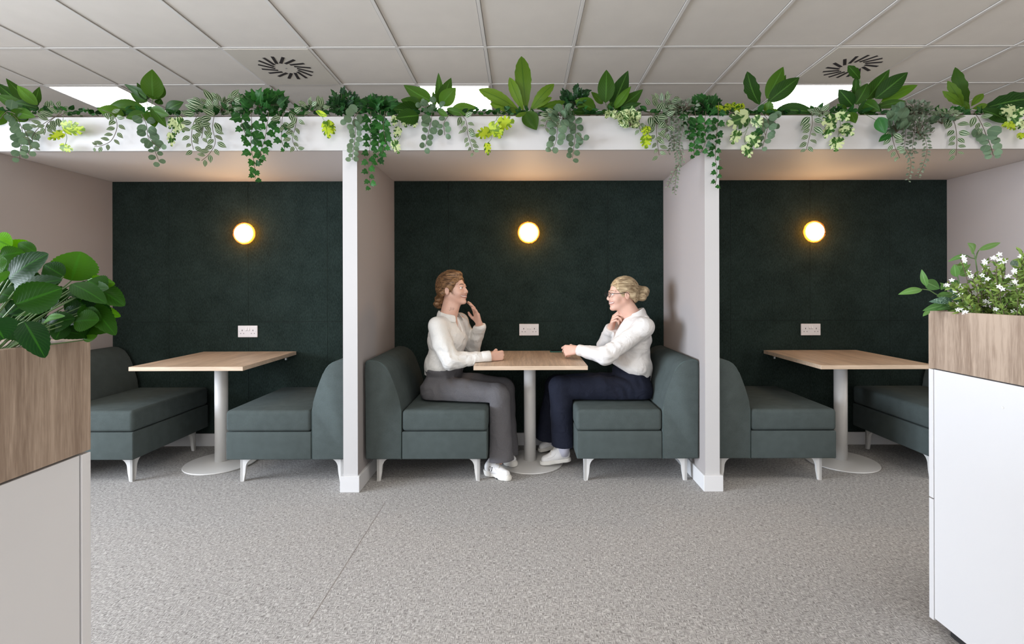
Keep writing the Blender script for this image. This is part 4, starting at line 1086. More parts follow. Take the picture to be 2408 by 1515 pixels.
RZ = 1.064
t = thing('pale_leaf_shrub', 'pale green leafy shrub at the left end of the pale oak planter', 'plant', (1.56, 1.60, RZ), 'plants in the pale oak planter')
def rleaf(z, tint, mat='pale', par=None, shape='broad', Y=1.62, tilt=0.2):
    (x0, y0, x1, y1, w) = z
    s = 0.2443
    return fore_leaf(2088 + x0 * s, 550 + y0 * s, 2088 + x1 * s, 550 + y1 * s, w * s, Y + jit(0.01), Y + jit(0.02), tint, R.uniform(0.04, 0.14), R.uniform(0.1, 0.35), (jit(0.3), R.uniform(0, 0.5)), shape, mat, par)
for z, ti in (((330, 535, 98, 585, 75), .75), ((355, 460, 500, 530, 115), .35), ((372, 505, 325, 342, 60), .5), ((825, 185, 765, 88, 100), .8), ((875, 158, 1085, 84, 58), .75), ((762, 208, 575, 270, 50), .5),
              ((655, 415, 640, 292, 75), .55), ((690, 370, 745, 258, 75), .6), ((692, 402, 798, 352, 75), .7), ((880, 470, 1005, 400, 110), .45), ((600, 680, 332, 742, 90), .35), ((470, 600, 640, 585, 70), .6), ((600, 690, 430, 740, 55), .55),
              ((620, 640, 500, 590, 60), .5), ((560, 480, 510, 540, 50), .75), ((700, 480, 600, 470, 60), .4), ((560, 720, 700, 745, 60), .5), ((610, 700, 470, 735, 60), .35), ((400, 740, 335, 795, 40), .6), ((600, 545, 500, 470, 45), .7)):
    rleaf(z, ti)
S2 = lambda x, y, Y: at(2088 + x * 0.2443, 550 + y * 0.2443, Y)
stems(t, [catmull([Vector((1.47, 1.62, RZ)), S2(600, 640, 1.62), S2(470, 585, 1.62), S2(400, 545, 1.62), S2(330, 533, 1.62)]), catmull([Vector((1.56, 1.62, RZ)), S2(900, 600, 1.62), S2(878, 490, 1.62), S2(845, 260, 1.62), S2(825, 185, 1.62)]),
          catmull([S2(845, 240, 1.62), S2(800, 230, 1.62), S2(762, 208, 1.62)]), catmull([S2(845, 250, 1.62), S2(860, 190, 1.62), S2(875, 158, 1.62)]), catmull([Vector((1.50, 1.62, RZ)), S2(720, 600, 1.62), S2(670, 410, 1.62)]),
          catmull([Vector((1.47, 1.62, RZ)), S2(640, 700, 1.62), S2(600, 685, 1.62)])], 0.0018)
t = thing('netted_leaf_plant', 'low plant with white-netted dark leaves in the pale oak planter', 'plant', (1.52, 1.56, RZ), 'plants in the pale oak planter')
for z in ((620, 640, 392, 655, 75), (780, 650, 600, 620, 90), (860, 700, 1000, 760, 90), (900, 740, 960, 690, 60), (1130, 590, 1260, 640, 80), (700, 600, 560, 500, 60), (1180, 300, 1310, 290, 90)):
    rleaf(z, 0.5, 'net', Y=1.585)
stems(t, [catmull([Vector((1.47, 1.59, RZ)), S2(760, 680, 1.585), S2(640, 645, 1.585)]), catmull([Vector((1.52, 1.58, RZ)), S2(860, 720, 1.585)])], 0.0018)
t = thing('white_flowering_bush', 'wispy bush with clusters of small white flowers in the pale oak planter', 'plant', (1.68, 1.53, RZ), 'plants in the pale oak planter')
FLW = [(585, 470), (700, 520), (800, 550), (690, 585), (665, 705), (765, 735), (955, 670), (1050, 700), (1045, 760), (800, 400), (900, 420), (1040, 225), (1120, 270), (1240, 360), (1040, 400), (1110, 410), (1020, 470), (1080, 510), (1195, 550), (1150, 490), (1225, 490), (1280, 600), (1070, 600), (1260, 720), (1300, 210), (700, 240), (940, 490), (940, 270), (1290, 720), (970, 340)]
lb = LB(); paths = []; fl = []
for i in range(70):
    if i < len(FLW): zx, zy = FLW[i]
    else: zx, zy = R.uniform(560, 1400), 0
    if i >= len(FLW):
        top = 420 - (zx - 700) * 0.55 if zx > 700 else 470
        zy = R.uniform(max(120, top), 700)
    Y = 1.60 - (zx - 600) / 900 * 0.12 + jit(0.05)
    p = S2(zx, zy, Y)
    root = Vector((max(1.45, 1.46 + (p.x - 1.42) * 0.55), min(max(1.25, Y), 1.64), RZ))
    path = catmull([root, root * 0.45 + p * 0.55 + Vector((jit(0.02), jit(0.02), 0.012)), p], 8)
    paths.append(path)
    for q in range(3, len(path), 1):
        for s_ in (-1, 1):
            if R.random() < 0.75:
                d = Vector((jit(1), jit(0.6), jit(0.8) + 0.45)).normalized(); sz = R.uniform(0.012, 0.026)
                lb.leaf(path[q], path[q] + d * sz, sz * 0.3, camn(p) + Vector((jit(0.6), 0, jit(0.6))), 'ovate', R.random(), 0.1, 0.2, 5, 1)
    if i < len(FLW): fl.append(p)
stems(t, paths, 0.0011, 'stem_b')
lb.build('foliage', LM['bush'], t)
for p in fl:
    b = bmesh.new()
    for k in range(R.randint(2, 4)):
        c = p + Vector((jit(0.010), jit(0.010), jit(0.010)))
        ax = (camn(c) + Vector((jit(0.7), jit(0.3), jit(0.6) + 0.3))).normalized()
        s1 = ax.orthogonal().normalized(); s2 = ax.cross(s1)
        for j in range(5):
            a = 2 * PI * j / 5
            d = s1 * math.cos(a) + s2 * math.sin(a); e = s1 * -math.sin(a) + s2 * math.cos(a)
            r = 0.0085
            vs = [c + ax * 0.0005, c + d * r * 0.5 + e * r * 0.27 + ax * 0.001, c + d * r + ax * 0.0022, c + d * r * 0.5 - e * r * 0.27 + ax * 0.001]
            b.faces.new([b.verts.new(v) for v in vs])
    from_bm('flower', b, M['petal'], t, False, True)
# ------------------------------------------------------------------ people: distance fields turned into one continuous surface
class Field:
    def __init__(s, lo, hi, h):
        s.h = h; s.lo = np.array(lo, np.float32)
        s.n = tuple(int(math.ceil((hi[i] - lo[i]) / h)) + 1 for i in range(3))
        s.D = np.full(s.n, 0.3, np.float32)
    def _sl(s, lo, hi):
        a = [max(0, int((lo[i] - s.lo[i]) / s.h)) for i in range(3)]
        b = [min(s.n[i], int((hi[i] - s.lo[i]) / s.h) + 2) for i in range(3)]
        if any(b[i] - a[i] < 1 for i in range(3)): return None, None
        ax = [s.lo[i] + s.h * np.arange(a[i], b[i], dtype=np.float32) for i in range(3)]
        P = np.meshgrid(*ax, indexing='ij', sparse=True)
        return tuple(slice(a[i], b[i]) for i in range(3)), P
    def _mix(s, sl, d, k):
        D = s.D[sl]
        h = np.clip(0.5 + 0.5 * (D - d) / k, 0, 1)
        s.D[sl] = D * (1 - h) + d * h - k * h * (1 - h)
    def rc(s, a, b, r1, r2, k=0.012, flat=None):
        """tapered limb from a to b; flat=(axis, f): thinner by f along that axis"""
        a, b = np.array(a, np.float32), np.array(b, np.float32)
        r = max(r1, r2) + k + 4 * s.h
        sl, P = s._sl(np.minimum(a, b) - r, np.maximum(a, b) + r)
        if sl is None: return
        ba = b - a; l2 = float(ba @ ba) + 1e-9
        X, Y, Z = P[0] - a[0], P[1] - a[1], P[2] - a[2]
        t = np.clip((X * ba[0] + Y * ba[1] + Z * ba[2]) / l2, 0, 1)
        X, Y, Z = X - ba[0] * t, Y - ba[1] * t, Z - ba[2] * t
        q = X * X + Y * Y + Z * Z
        if flat is not None:
            f = np.array(flat[0], np.float32); w = X * f[0] + Y * f[1] + Z * f[2]
            q = q + w * w * (1 / flat[1] ** 2 - 1)
        s._mix(sl, np.sqrt(q) - (r1 + (r2 - r1) * t), k)
    def _el(s, c, A, r, pad):
        c = np.array(c, np.float32); r = np.array(r, np.float32); m = float(r.max()) + pad
        sl, P = s._sl(c - m, c + m)
        if sl is None: return None, None, None
        X, Y, Z = P[0] - c[0], P[1] - c[1], P[2] - c[2]
        k0 = 0; k1 = 0
        for i in range(3):
            w = (X * A[i][0] + Y * A[i][1] + Z * A[i][2])
            k0 = k0 + (w / r[i]) ** 2; k1 = k1 + (w / (r[i] * r[i])) ** 2
        k0 = np.sqrt(k0); k1 = np.sqrt(k1) + 1e-6
        return sl, k0 * (k0 - 1) / k1, P
    def el(s, c, A, r, k=0.02):
        sl, d, P = s._el(c, A, r, k + 4 * s.h)
        if sl is not None: s._mix(sl, d.astype(np.float32), k)
    def cut_el(s, c, A, r, k=0.006):
        sl, d, P = s._el(c, A, r, k + 4 * s.h)
        if sl is None: return
        D = s.D[sl]; d = -d
        h = np.clip(0.5 - 0.5 * (D - d) / k, 0, 1)
        s.D[sl] = D * (1 - h) + d * h + k * h * (1 - h)
    def cut_plane(s, p, n, lo=None, hi=None):
        """remove what lies on the side n points to, inside the box lo..hi"""
        lo = s.lo - 1 if lo is None else lo; hi = s.lo + 99 if hi is None else hi
        sl, P = s._sl(lo, hi)
        if sl is None: return
        d = (P[0] - p[0]) * n[0] + (P[1] - p[1]) * n[1] + (P[2] - p[2]) * n[2]
        s.D[sl] = np.maximum(s.D[sl], d)
    def wrinkle(s, amp, f, lo=None, hi=None, seed=0.0):
        lo = s.lo - 1 if lo is None else lo; hi = s.lo + 99 if hi is None else hi
        sl, P = s._sl(lo, hi)
        if sl is None: return
        X, Y, Z = P
        a = np.sin(f * (0.9 * X + 0.5 * Y + 1.1 * Z) + 2.1 * np.sin(f * 0.37 * (Z - X) + seed) + seed)
        b = np.sin(f * 1.7 * (0.3 * X - 0.8 * Y + 0.7 * Z) + 1.7 * np.sin(f * 0.5 * (X + Y) + 1 + seed))
        s.D[sl] += (amp * (0.65 * a + 0.35 * b)).astype(np.float32)
    def mesh(s):
        D = s.D; n = np.array(D.shape)
        S = D < 0
        c = n - 1
        cnt = np.zeros(tuple(c), np.uint8)
        offs = [(i, j, k) for i in (0, 1) for j in (0, 1) for k in (0, 1)]
        sub = lambda A, o: A[o[0]:o[0] + c[0], o[1]:o[1] + c[1], o[2]:o[2] + c[2]]
        for o in offs: cnt += sub(S, o)
        act = np.argwhere((cnt > 0) & (cnt < 8))
        idx = np.full(tuple(c), -1, np.int32); idx[act[:, 0], act[:, 1], act[:, 2]] = np.arange(len(act))
        vals = {o: D[act[:, 0] + o[0], act[:, 1] + o[1], act[:, 2] + o[2]] for o in offs}
        acc = np.zeros((len(act), 3), np.float64); w = np.zeros(len(act))
        for o in offs:
            for ax in range(3):
                if o[ax]: continue
                q = list(o); q[ax] = 1; q = tuple(q)
                a, b = vals[o], vals[q]
                m = (a < 0) != (b < 0)
                t = a[m] / (a[m] - b[m])
                p = np.tile(np.array(o, np.float64), (m.sum(), 1)); p[:, ax] += t
                acc[m] += p; w[m] += 1
        V = (act + acc / w[:, None]) * s.h + s.lo
        faces = []
        for ax in range(3):
            u, v = (ax + 1) % 3, (ax + 2) % 3
            sa = [slice(None)] * 3; sb = [slice(None)] * 3
            sa[ax] = slice(0, -1); sb[ax] = slice(1, None)
            A, B = S[tuple(sa)], S[tuple(sb)]
            for flip, m in ((0, A & ~B), (1, ~A & B)):
                e = np.argwhere(m)
                ok = (e[:, u] > 0) & (e[:, v] > 0) & (e[:, u] < c[u]) & (e[:, v] < c[v])
                e = e[ok]
                def I(du, dv):
                    q = e.copy(); q[:, u] += du; q[:, v] += dv
                    return idx[q[:, 0], q[:, 1], q[:, 2]]
                f = np.stack([I(-1, -1), I(0, -1), I(0, 0), I(-1, 0)], 1)
                faces.append(f[:, ::-1] if flip else f)
        return V, np.concatenate(faces)

def field_obj(name, fld, mat, parent, keep_largest=False):
    V, Fc = fld.mesh()
    Fc = Fc[(Fc >= 0).all(1)]
    me = bpy.data.meshes.new(name)
    me.vertices.add(len(V)); me.vertices.foreach_set('co', V.astype(np.float32).ravel())
    me.loops.add(Fc.size); me.loops.foreach_set('vertex_index', Fc.astype(np.int32).ravel())
    me.polygons.add(len(Fc)); me.polygons.foreach_set('loop_start', np.arange(0, Fc.size, 4, dtype=np.int32))
    me.polygons.foreach_set('loop_total', np.full(len(Fc), 4, np.int32))
    me.update(calc_edges=True); me.validate()
    return link(name, me, mat, parent, True, True)

def V3(*a): return np.array(a, float)
def nrm(v): v = np.array(v, float); return v / np.linalg.norm(v)
def A3(v): return np.array((v.x, v.y, v.z))

class Frame:
    """local axes: x forward, y to the left, z up"""
    def __init__(s, o, fwd, up=(0, 0, 1)):
        s.o = np.array(o, float); s.x = nrm(fwd); u = np.array(up, float)
        s.y = nrm(np.cross(u, s.x)); s.z = np.cross(s.x, s.y)
        s.A = [s.x, s.y, s.z]
    def __call__(s, x, y, z): return s.o + s.x * x + s.y * y + s.z * z

def skin_mat(name, col):
    m, nt, b, out = newmat(name)
    n = N(nt, 'ShaderNodeTexNoise', i_Scale=14.0, i_Detail=3.0); nt.links.new(coords(nt), n.inputs['Vector'])
    r = ramp(nt, [(0.35, (col[0] * 0.93, col[1] * 0.85, col[2] * 0.82)), (0.65, col)])
    nt.links.new(n.outputs[0], r.inputs[0]); nt.links.new(r.outputs[0], b.inputs['Base Color'])
    b.inputs['Roughness'].default_value = 0.5
    b.inputs['Subsurface Weight'].default_value = 0.12
    b.inputs['Subsurface Radius'].default_value = (0.012, 0.005, 0.003)
    b.inputs['Subsurface Scale'].default_value = 0.5
    return m
def hair_mat(name, dark, light, stretch=(9, 120, 120)):
    m, nt, b, out = newmat(name)
    n = N(nt, 'ShaderNodeTexNoise', i_Scale=1.0, i_Detail=4.0, i_Distortion=0.5); nt.links.new(coords(nt, stretch), n.inputs['Vector'])
    r = ramp(nt, [(0.36, dark), (0.64, light)]); nt.links.new(n.outputs[0], r.inputs[0]); nt.links.new(r.outputs[0], b.inputs['Base Color'])
    b.inputs['Roughness'].default_value = 0.5
    bump(nt, b, n.outputs[0], 0.4, 0.004)
    return m
def cloth_mat(name, col, wr=(18, 0.25, 0.02), rough=0.85, var=0.04, sheer=0.0):
    m, nt, b, out = newmat(name)
    n1 = N(nt, 'ShaderNodeTexNoise', i_Scale=500.0, i_Detail=2.0); n2 = N(nt, 'ShaderNodeTexNoise', i_Scale=wr[0], i_Detail=3.0, i_Distortion=1.5)
    co = coords(nt); nt.links.new(co, n1.inputs['Vector']); nt.links.new(co, n2.inputs['Vector'])
    r = ramp(nt, [(0.3, [c * (1 - var) for c in col]), (0.7, [min(1, c * (1 + var)) for c in col])])
    nt.links.new(n1.outputs[0], r.inputs[0]); nt.links.new(r.outputs[0], b.inputs['Base Color'])
    b.inputs['Roughness'].default_value = rough; b.inputs['Specular IOR Level'].default_value = 0.2
    bump(nt, b, n2.outputs[0], wr[1], wr[2])
    return m

M['skin_a'] = skin_mat('light_skin', (0.70, 0.455, 0.36)); M['skin_b'] = skin_mat('fair_skin', (0.72, 0.47, 0.375))
M['hair_a'] = hair_mat('auburn_brown_hair', (0.085, 0.040, 0.016), (0.30, 0.165, 0.075)); M['hair_b'] = hair_mat('blonde_hair', (0.22, 0.145, 0.075), (0.58, 0.46, 0.29))
M['blouse'] = cloth_mat('white_blouse_cloth', (0.74, 0.73, 0.70), (16, 0.30, 0.03)); M['sweat'] = cloth_mat('off_white_sweatshirt', (0.70, 0.675, 0.65), (14, 0.3, 0.03))
M['trouser'] = cloth_mat('grey_trouser_cloth', (0.115, 0.112, 0.120), (13, 0.22, 0.03), var=0.18); M['jean'] = cloth_mat('dark_navy_denim', (0.010, 0.0125, 0.024), (13, 0.25, 0.03), var=0.35)
M['shoe'] = plain('white_shoe_leather', (0.76, 0.755, 0.75), 0.4); M['sole'] = plain('off_white_rubber', (0.70, 0.68, 0.63), 0.55); M['sock'] = plain('pale_lilac_sock', (0.60, 0.60, 0.70), 0.9)
M['stitch'] = plain('grey_stitching', (0.42, 0.42, 0.43), 0.8); M['lace'] = plain('cream_lace', (0.55, 0.52, 0.45), 0.8); M['ink'] = plain('black_trim', (0.012, 0.012, 0.016), 0.5)
M['lip'] = plain('pink_lip', (0.46, 0.17, 0.15), 0.4); M['tooth'] = plain('tooth_white', (0.80, 0.77, 0.70), 0.3); M['eyew'] = plain('eye_white', (0.75, 0.73, 0.70), 0.2); M['iris'] = plain('dark_iris', (0.03, 0.025, 0.02), 0.1)
M['brow_a'] = plain('brown_eyebrow', (0.10, 0.05, 0.025), 0.8); M['brow_b'] = plain('fair_eyebrow', (0.30, 0.19, 0.10), 0.8); M['frame'] = plain('dark_glasses_frame', (0.02, 0.018, 0.018), 0.3); M['gold'] = plain('gold_wire', (0.8, 0.55, 0.25), 0.3, metal=1.0)

def head(fl, fr, nb, sc=1.0):
    """skull, face, ears and neck into the body field; fr = head frame at ear level; nb = base of the neck"""
    k = sc
    P = lambda x, y, z: fr(x * k, y * k, z * k)
    R3 = lambda *r: [q * k for q in r]
    fl.el(P(-0.018, 0, 0.032), fr.A, R3(0.092, 0.073, 0.084), 0.01)
    fl.el(P(0.034, 0, -0.022), fr.A, R3(0.056, 0.058, 0.082), 0.02)
    fl.rc(P(0.0, 0.036, -0.046), P(0.066, 0.011, -0.088), 0.021 * k, 0.015 * k, 0.02); fl.rc(P(0.0, -0.036, -0.046), P(0.066, -0.011, -0.088), 0.021 * k, 0.015 * k, 0.02)
    fl.el(P(0.076, 0, -0.091), fr.A, R3(0.014, 0.016, 0.013), 0.012)
    for sy in (-1, 1):
        fl.el(P(0.056, sy * 0.036, -0.030), fr.A, R3(0.026, 0.025, 0.024), 0.018)
        fl.rc(P(0.082, sy * 0.012, 0.024), P(0.064, sy * 0.048, 0.026), 0.008 * k, 0.006 * k, 0.01)
        fl.cut_el(P(0.096, sy * 0.031, 0.006), fr.A, R3(0.016, 0.017, 0.0085), 0.008)
        fl.el(P(0.0725, sy * 0.031, 0.0145), fr.A, R3(0.0128, 0.0155, 0.0066), 0.004); fl.el(P(0.0725, sy * 0.031, -0.0030), fr.A, R3(0.0122, 0.0155, 0.0055), 0.004)
        fl.el(P(-0.012, sy * 0.074, -0.005), fr.A, R3(0.017, 0.008, 0.031), 0.006)
        fl.cut_el(P(-0.010, sy * 0.083, -0.003), fr.A, R3(0.009, 0.006, 0.018), 0.004)
        fl.el(P(0.094, sy * 0.011, -0.028), fr.A, R3(0.010, 0.009, 0.008), 0.006)
    fl.rc(P(0.080, 0, 0.014), P(0.1015, 0, -0.021), 0.006 * k, 0.0085 * k, 0.010)
    fl.el(P(0.079, 0, -0.055), fr.A, R3(0.012, 0.026, 0.018), 0.010)
    
    nb = np.array(nb)
    fl.rc(nb, P(-0.012, 0, -0.045), 0.056, 0.050, 0.02)
    fl.rc(nb + fr.x * 0.02, P(0.02, 0, -0.07), 0.040, 0.034, 0.02)

def bvh_of(o):
    from mathutils.bvhtree import BVHTree
    me = o.data
    return BVHTree.FromPolygons([v.co.copy() for v in me.vertices], [tuple(q.vertices) for q in me.polygons])

def face_parts(fr, root, brow, body, sc=1.0):
    P = lambda x, y, z: Vector(fr(x * sc, y * sc, z * sc))
    bv = bvh_of(body)
    def on(y, z, off, side=0.0):
        d = (Vector(fr.x) * -1 - Vector(fr.y) * side * max(-1, min(1, y / 0.02))).normalized()
        o = P(0.04, y, z) - d * 0.2
        h = bv.ray_cast(o, d)
        return (h[0] - d * off) if h[0] is not None else P(0.08, y, z)
    for sy in (-1, 1):
        b = bmesh.new(); bmesh.ops.create_uvsphere(b, u_segments=16, v_segments=12, radius=0.0112 * sc, matrix=Matrix.Translation(P(0.0725, sy * 0.031, 0.006)))
        e = from_bm('eye', b, M['eyew'], root, True, True)
        b = bmesh.new(); bmesh.ops.create_uvsphere(b, u_segments=12, v_segments=8, radius=0.0062 * sc, matrix=Matrix.Translation(P(0.0788, sy * 0.0302, 0.0058)))
        from_bm('iris', b, M['iris'], e, True, True)
        b = bmesh.new(); tube(b, [on(sy * y, z, 0.0006) for y, z in ((0.013, 0.0290), (0.022, 0.0310), (0.032, 0.0320), (0.041, 0.0300), (0.049, 0.0260))], [0.0016, 0.0026, 0.0026, 0.0020, 0.0008], 6)
        from_bm('eyebrow', b, M[brow], root, True, True)
        b = bmesh.new(); tube(b, [on(sy * y, z, 0.0004) for y, z in ((0.019, 0.0085), (0.025, 0.0112), (0.031, 0.0122), (0.037, 0.0112), (0.043, 0.0085))], [0.0006, 0.0011, 0.0013, 0.0012, 0.0006], 5)
        from_bm('eyelash', b, M['ink'], root, True, True)
    ys = [0.031, 0.025, 0.019, 0.0125, 0.006, 0.0, -0.006, -0.0125, -0.019, -0.025, -0.031]
    uz = [-0.0420, -0.0445, -0.0465, -0.0478, -0.0484, -0.0488, -0.0484, -0.0478, -0.0465, -0.0445, -0.0420]
    lz = [-0.0428, -0.0485, -0.0530, -0.0562, -0.0580, -0.0584, -0.0580, -0.0562, -0.0530, -0.0485, -0.0428]
    b = bmesh.new(); tube(b, [on(y, z + 0.0010, 0.0006, 0.5) for y, z in zip(ys, uz)], [0.0007, 0.0013, 0.0018, 0.0022, 0.0026, 0.0024, 0.0026, 0.0022, 0.0018, 0.0013, 0.0007], 8)
    from_bm('upper_lip', b, M['lip'], root, True, True)
    b = bmesh.new(); tube(b, [on(y, z - 0.0010, 0.0008, 0.5) for y, z in zip(ys, lz)], [0.0007, 0.0015, 0.0022, 0.0028, 0.0032, 0.0033, 0.0032, 0.0028, 0.0022, 0.0015, 0.0007], 8)
    from_bm('lower_lip', b, M['lip'], root, True, True)
    b = bmesh.new()
    rows = [[b.verts.new(on(y, z * (1 - t) + w * t, 0.0012, 0.5)) for y, z, w in zip(ys, uz, lz)] for t in (0, 0.5, 1)]
    for r_ in range(2):
        for i in range(10): b.faces.new([rows[r_][i], rows[r_][i + 1], rows[r_ + 1][i + 1], rows[r_ + 1][i]])
    from_bm('teeth', b, M['tooth'], root, True, True)

def hair_strands(hair, fr, sc, starts, end, n, rng, mat, rad=0.0011, wave=0.002):
    """combed strands lying on the hair from the hairline to the bun; starts: local directions along the hairline"""
    bv = bvh_of(hair); b = bmesh.new(); C = Vector(fr(-0.02 * sc, 0, 0.02 * sc))
    L = lambda d: (Vector(fr.x) * d[0] + Vector(fr.y) * d[1] + Vector(fr.z) * d[2]).normalized()
    for i in range(n):
        f = rng.random() * (len(starts) - 1); k = int(f); f -= k
        s0 = [starts[k][j] * (1 - f) + starts[k + 1][j] * f + rng.uniform(-0.05, 0.05) for j in range(3)]
        if rng.random() < 0.5: s0[1] = -s0[1]
        A_, E_ = L(s0), L([end[0], end[1] + s0[1] * 0.25 + rng.uniform(-0.12, 0.12), end[2] + rng.uniform(-0.22, 0.22)])
        t0, t1 = rng.uniform(0, 0.25), rng.uniform(0.8, 1.0); ph = rng.uniform(0, 6.28)
        pts = []
        for q in range(13):
            t = t0 + (t1 - t0) * q / 12
            d = A_.slerp(E_, t) if A_.angle(E_) > 0.01 else A_
            d = (d + Vector(fr.z) * 0.04 * math.sin(ph + 6 * t)).normalized()
            h = bv.ray_cast(C + d * 0.3, -d)
            if h[0] is not None and (h[0] - C).length > 0.04: pts.append(h[0] + d * (0.0006 + wave * 0.5 * (1 + math.sin(ph + 9 * t))))
        if len(pts) > 4: tube(b, pts, [rad * min(1, 0.3 + 3 * min(j, len(pts) - 1 - j) / len(pts)) for j in range(len(pts))], 4)
    return from_bm('loose_strands', b, mat, hair, True, True)

def hand(fl, wrist, dirn, back, thumb_sign, curl, thumb=(0.3, 0.3), spread=0.06, sc=0.92):
    """palm, four fingers and a thumb; dirn: wrist to knuckles; back: normal of the back of the hand; curl: per finger (three bends)"""
    x = nrm(dirn); z = np.array(back, float); z = nrm(z - x * (z @ x)); y = np.cross(z, x) * thumb_sign
    o = np.array(wrist, float)
    P = lambda a, b, c: o + (x * a + y * b + z * c) * sc
    kn = [(0.088, 0.031), (0.092, 0.011), (0.088, -0.010), (0.080, -0.029)]
    for (a, b) in kn:
        fl.rc(P(0.005, b * 0.55, 0), P(a - 0.006, b, 0.001), 0.0165 * sc, 0.0125 * sc, 0.010)
    fl.rc(P(0.02, 0.012, -0.006), P(0.07, 0.0, -0.006), 0.017 * sc, 0.014 * sc, 0.012)
    seg = [(0.043, 0.026, 0.021), (0.047, 0.030, 0.022), (0.043, 0.028, 0.021), (0.034, 0.021, 0.019)]
    rad = [(0.0098, 0.0086, 0.0078, 0.0066), (0.0100, 0.0088, 0.0080, 0.0068), (0.0095, 0.0084, 0.0076, 0.0064), (0.0084, 0.0074, 0.0067, 0.0058)]
    for i in range(4):
        p = P(kn[i][0], kn[i][1], 0.0)
        sp = spread * (1.5 - i)
        ang = 0.0
        for j in range(3):
            ang += curl[i][j]
            d = (x * math.cos(ang) - z * math.sin(ang)) * math.cos(sp) + y * math.sin(sp) * max(0, math.cos(ang))
            q = p + nrm(d) * seg[i][j] * sc
            fl.rc(p, q, rad[i][j] * sc, rad[i][j + 1] * sc, 0.0025)
            p = q
    p = P(0.022, 0.024, -0.008)
    q = P(0.050, 0.044, -0.016 - 0.02 * thumb[0]); fl.rc(p, q, 0.0145 * sc, 0.0115 * sc, 0.008)
    r = q + (x * (0.026 - 0.012 * thumb[1]) + y * (0.012 - 0.026 * thumb[1]) - z * (0.006 + 0.014 * thumb[1])) * sc; fl.rc(q, r, 0.0110 * sc, 0.0095 * sc, 0.003)
    u = r + (x * (0.022 - 0.008 * thumb[1]) + y * (0.004 - 0.022 * thumb[1]) - z * (0.003 + 0.006 * thumb[1])) * sc; fl.rc(r, u, 0.0095 * sc, 0.0075 * sc, 0.003)

def rest(f, xa, xb):
    """cloth and flesh flatten against the cushion top and the bench front"""
    sl, Q = f._sl((xa, 2.86, 0.02), (xb, 3.62, 0.47))
    if sl is None: return
    edge = xb if xa < -0.5 else xa
    out = (Q[0] - edge) if xa < -0.5 else (edge - Q[0])
    d = np.minimum(Q[2] - 0.4605, 1e9)
    free = np.maximum(d + 0 * out, out + 0 * d)       # outside the bench solid: above its top or past its front
    f.D[sl] = np.maximum(f.D[sl], -free).astype(np.float32)
    sl, Q = f._sl((xa, 2.86, 0.40), (xb, 3.62, 0.66))
    back = 0.505 + 0.27 * (Q[2] - 0.44)               # the sloping front of the backrest
    gap = (Q[0] - (edge - back)) if xa < -0.5 else ((edge + back) - Q[0])
    f.D[sl] = np.maximum(f.D[sl], -gap + 0 * Q[1]).astype(np.float32)
def on_table(f):
    sl, Q = f._sl((-0.2945, 2.905, 0.62), (0.42, 3.62, 0.74))
    if sl is None: return
    free = np.maximum(np.maximum(Q[2] - 0.7085 + 0 * Q[0] + 0 * Q[1], -0.2940 - Q[0]), 2.9085 - Q[1])
    f.D[sl] = np.maximum(f.D[sl], -free).astype(np.float32)
FIST = [(1.35, 1.65, 0.9)] * 4
def up2(*p): return A3(at(*p))

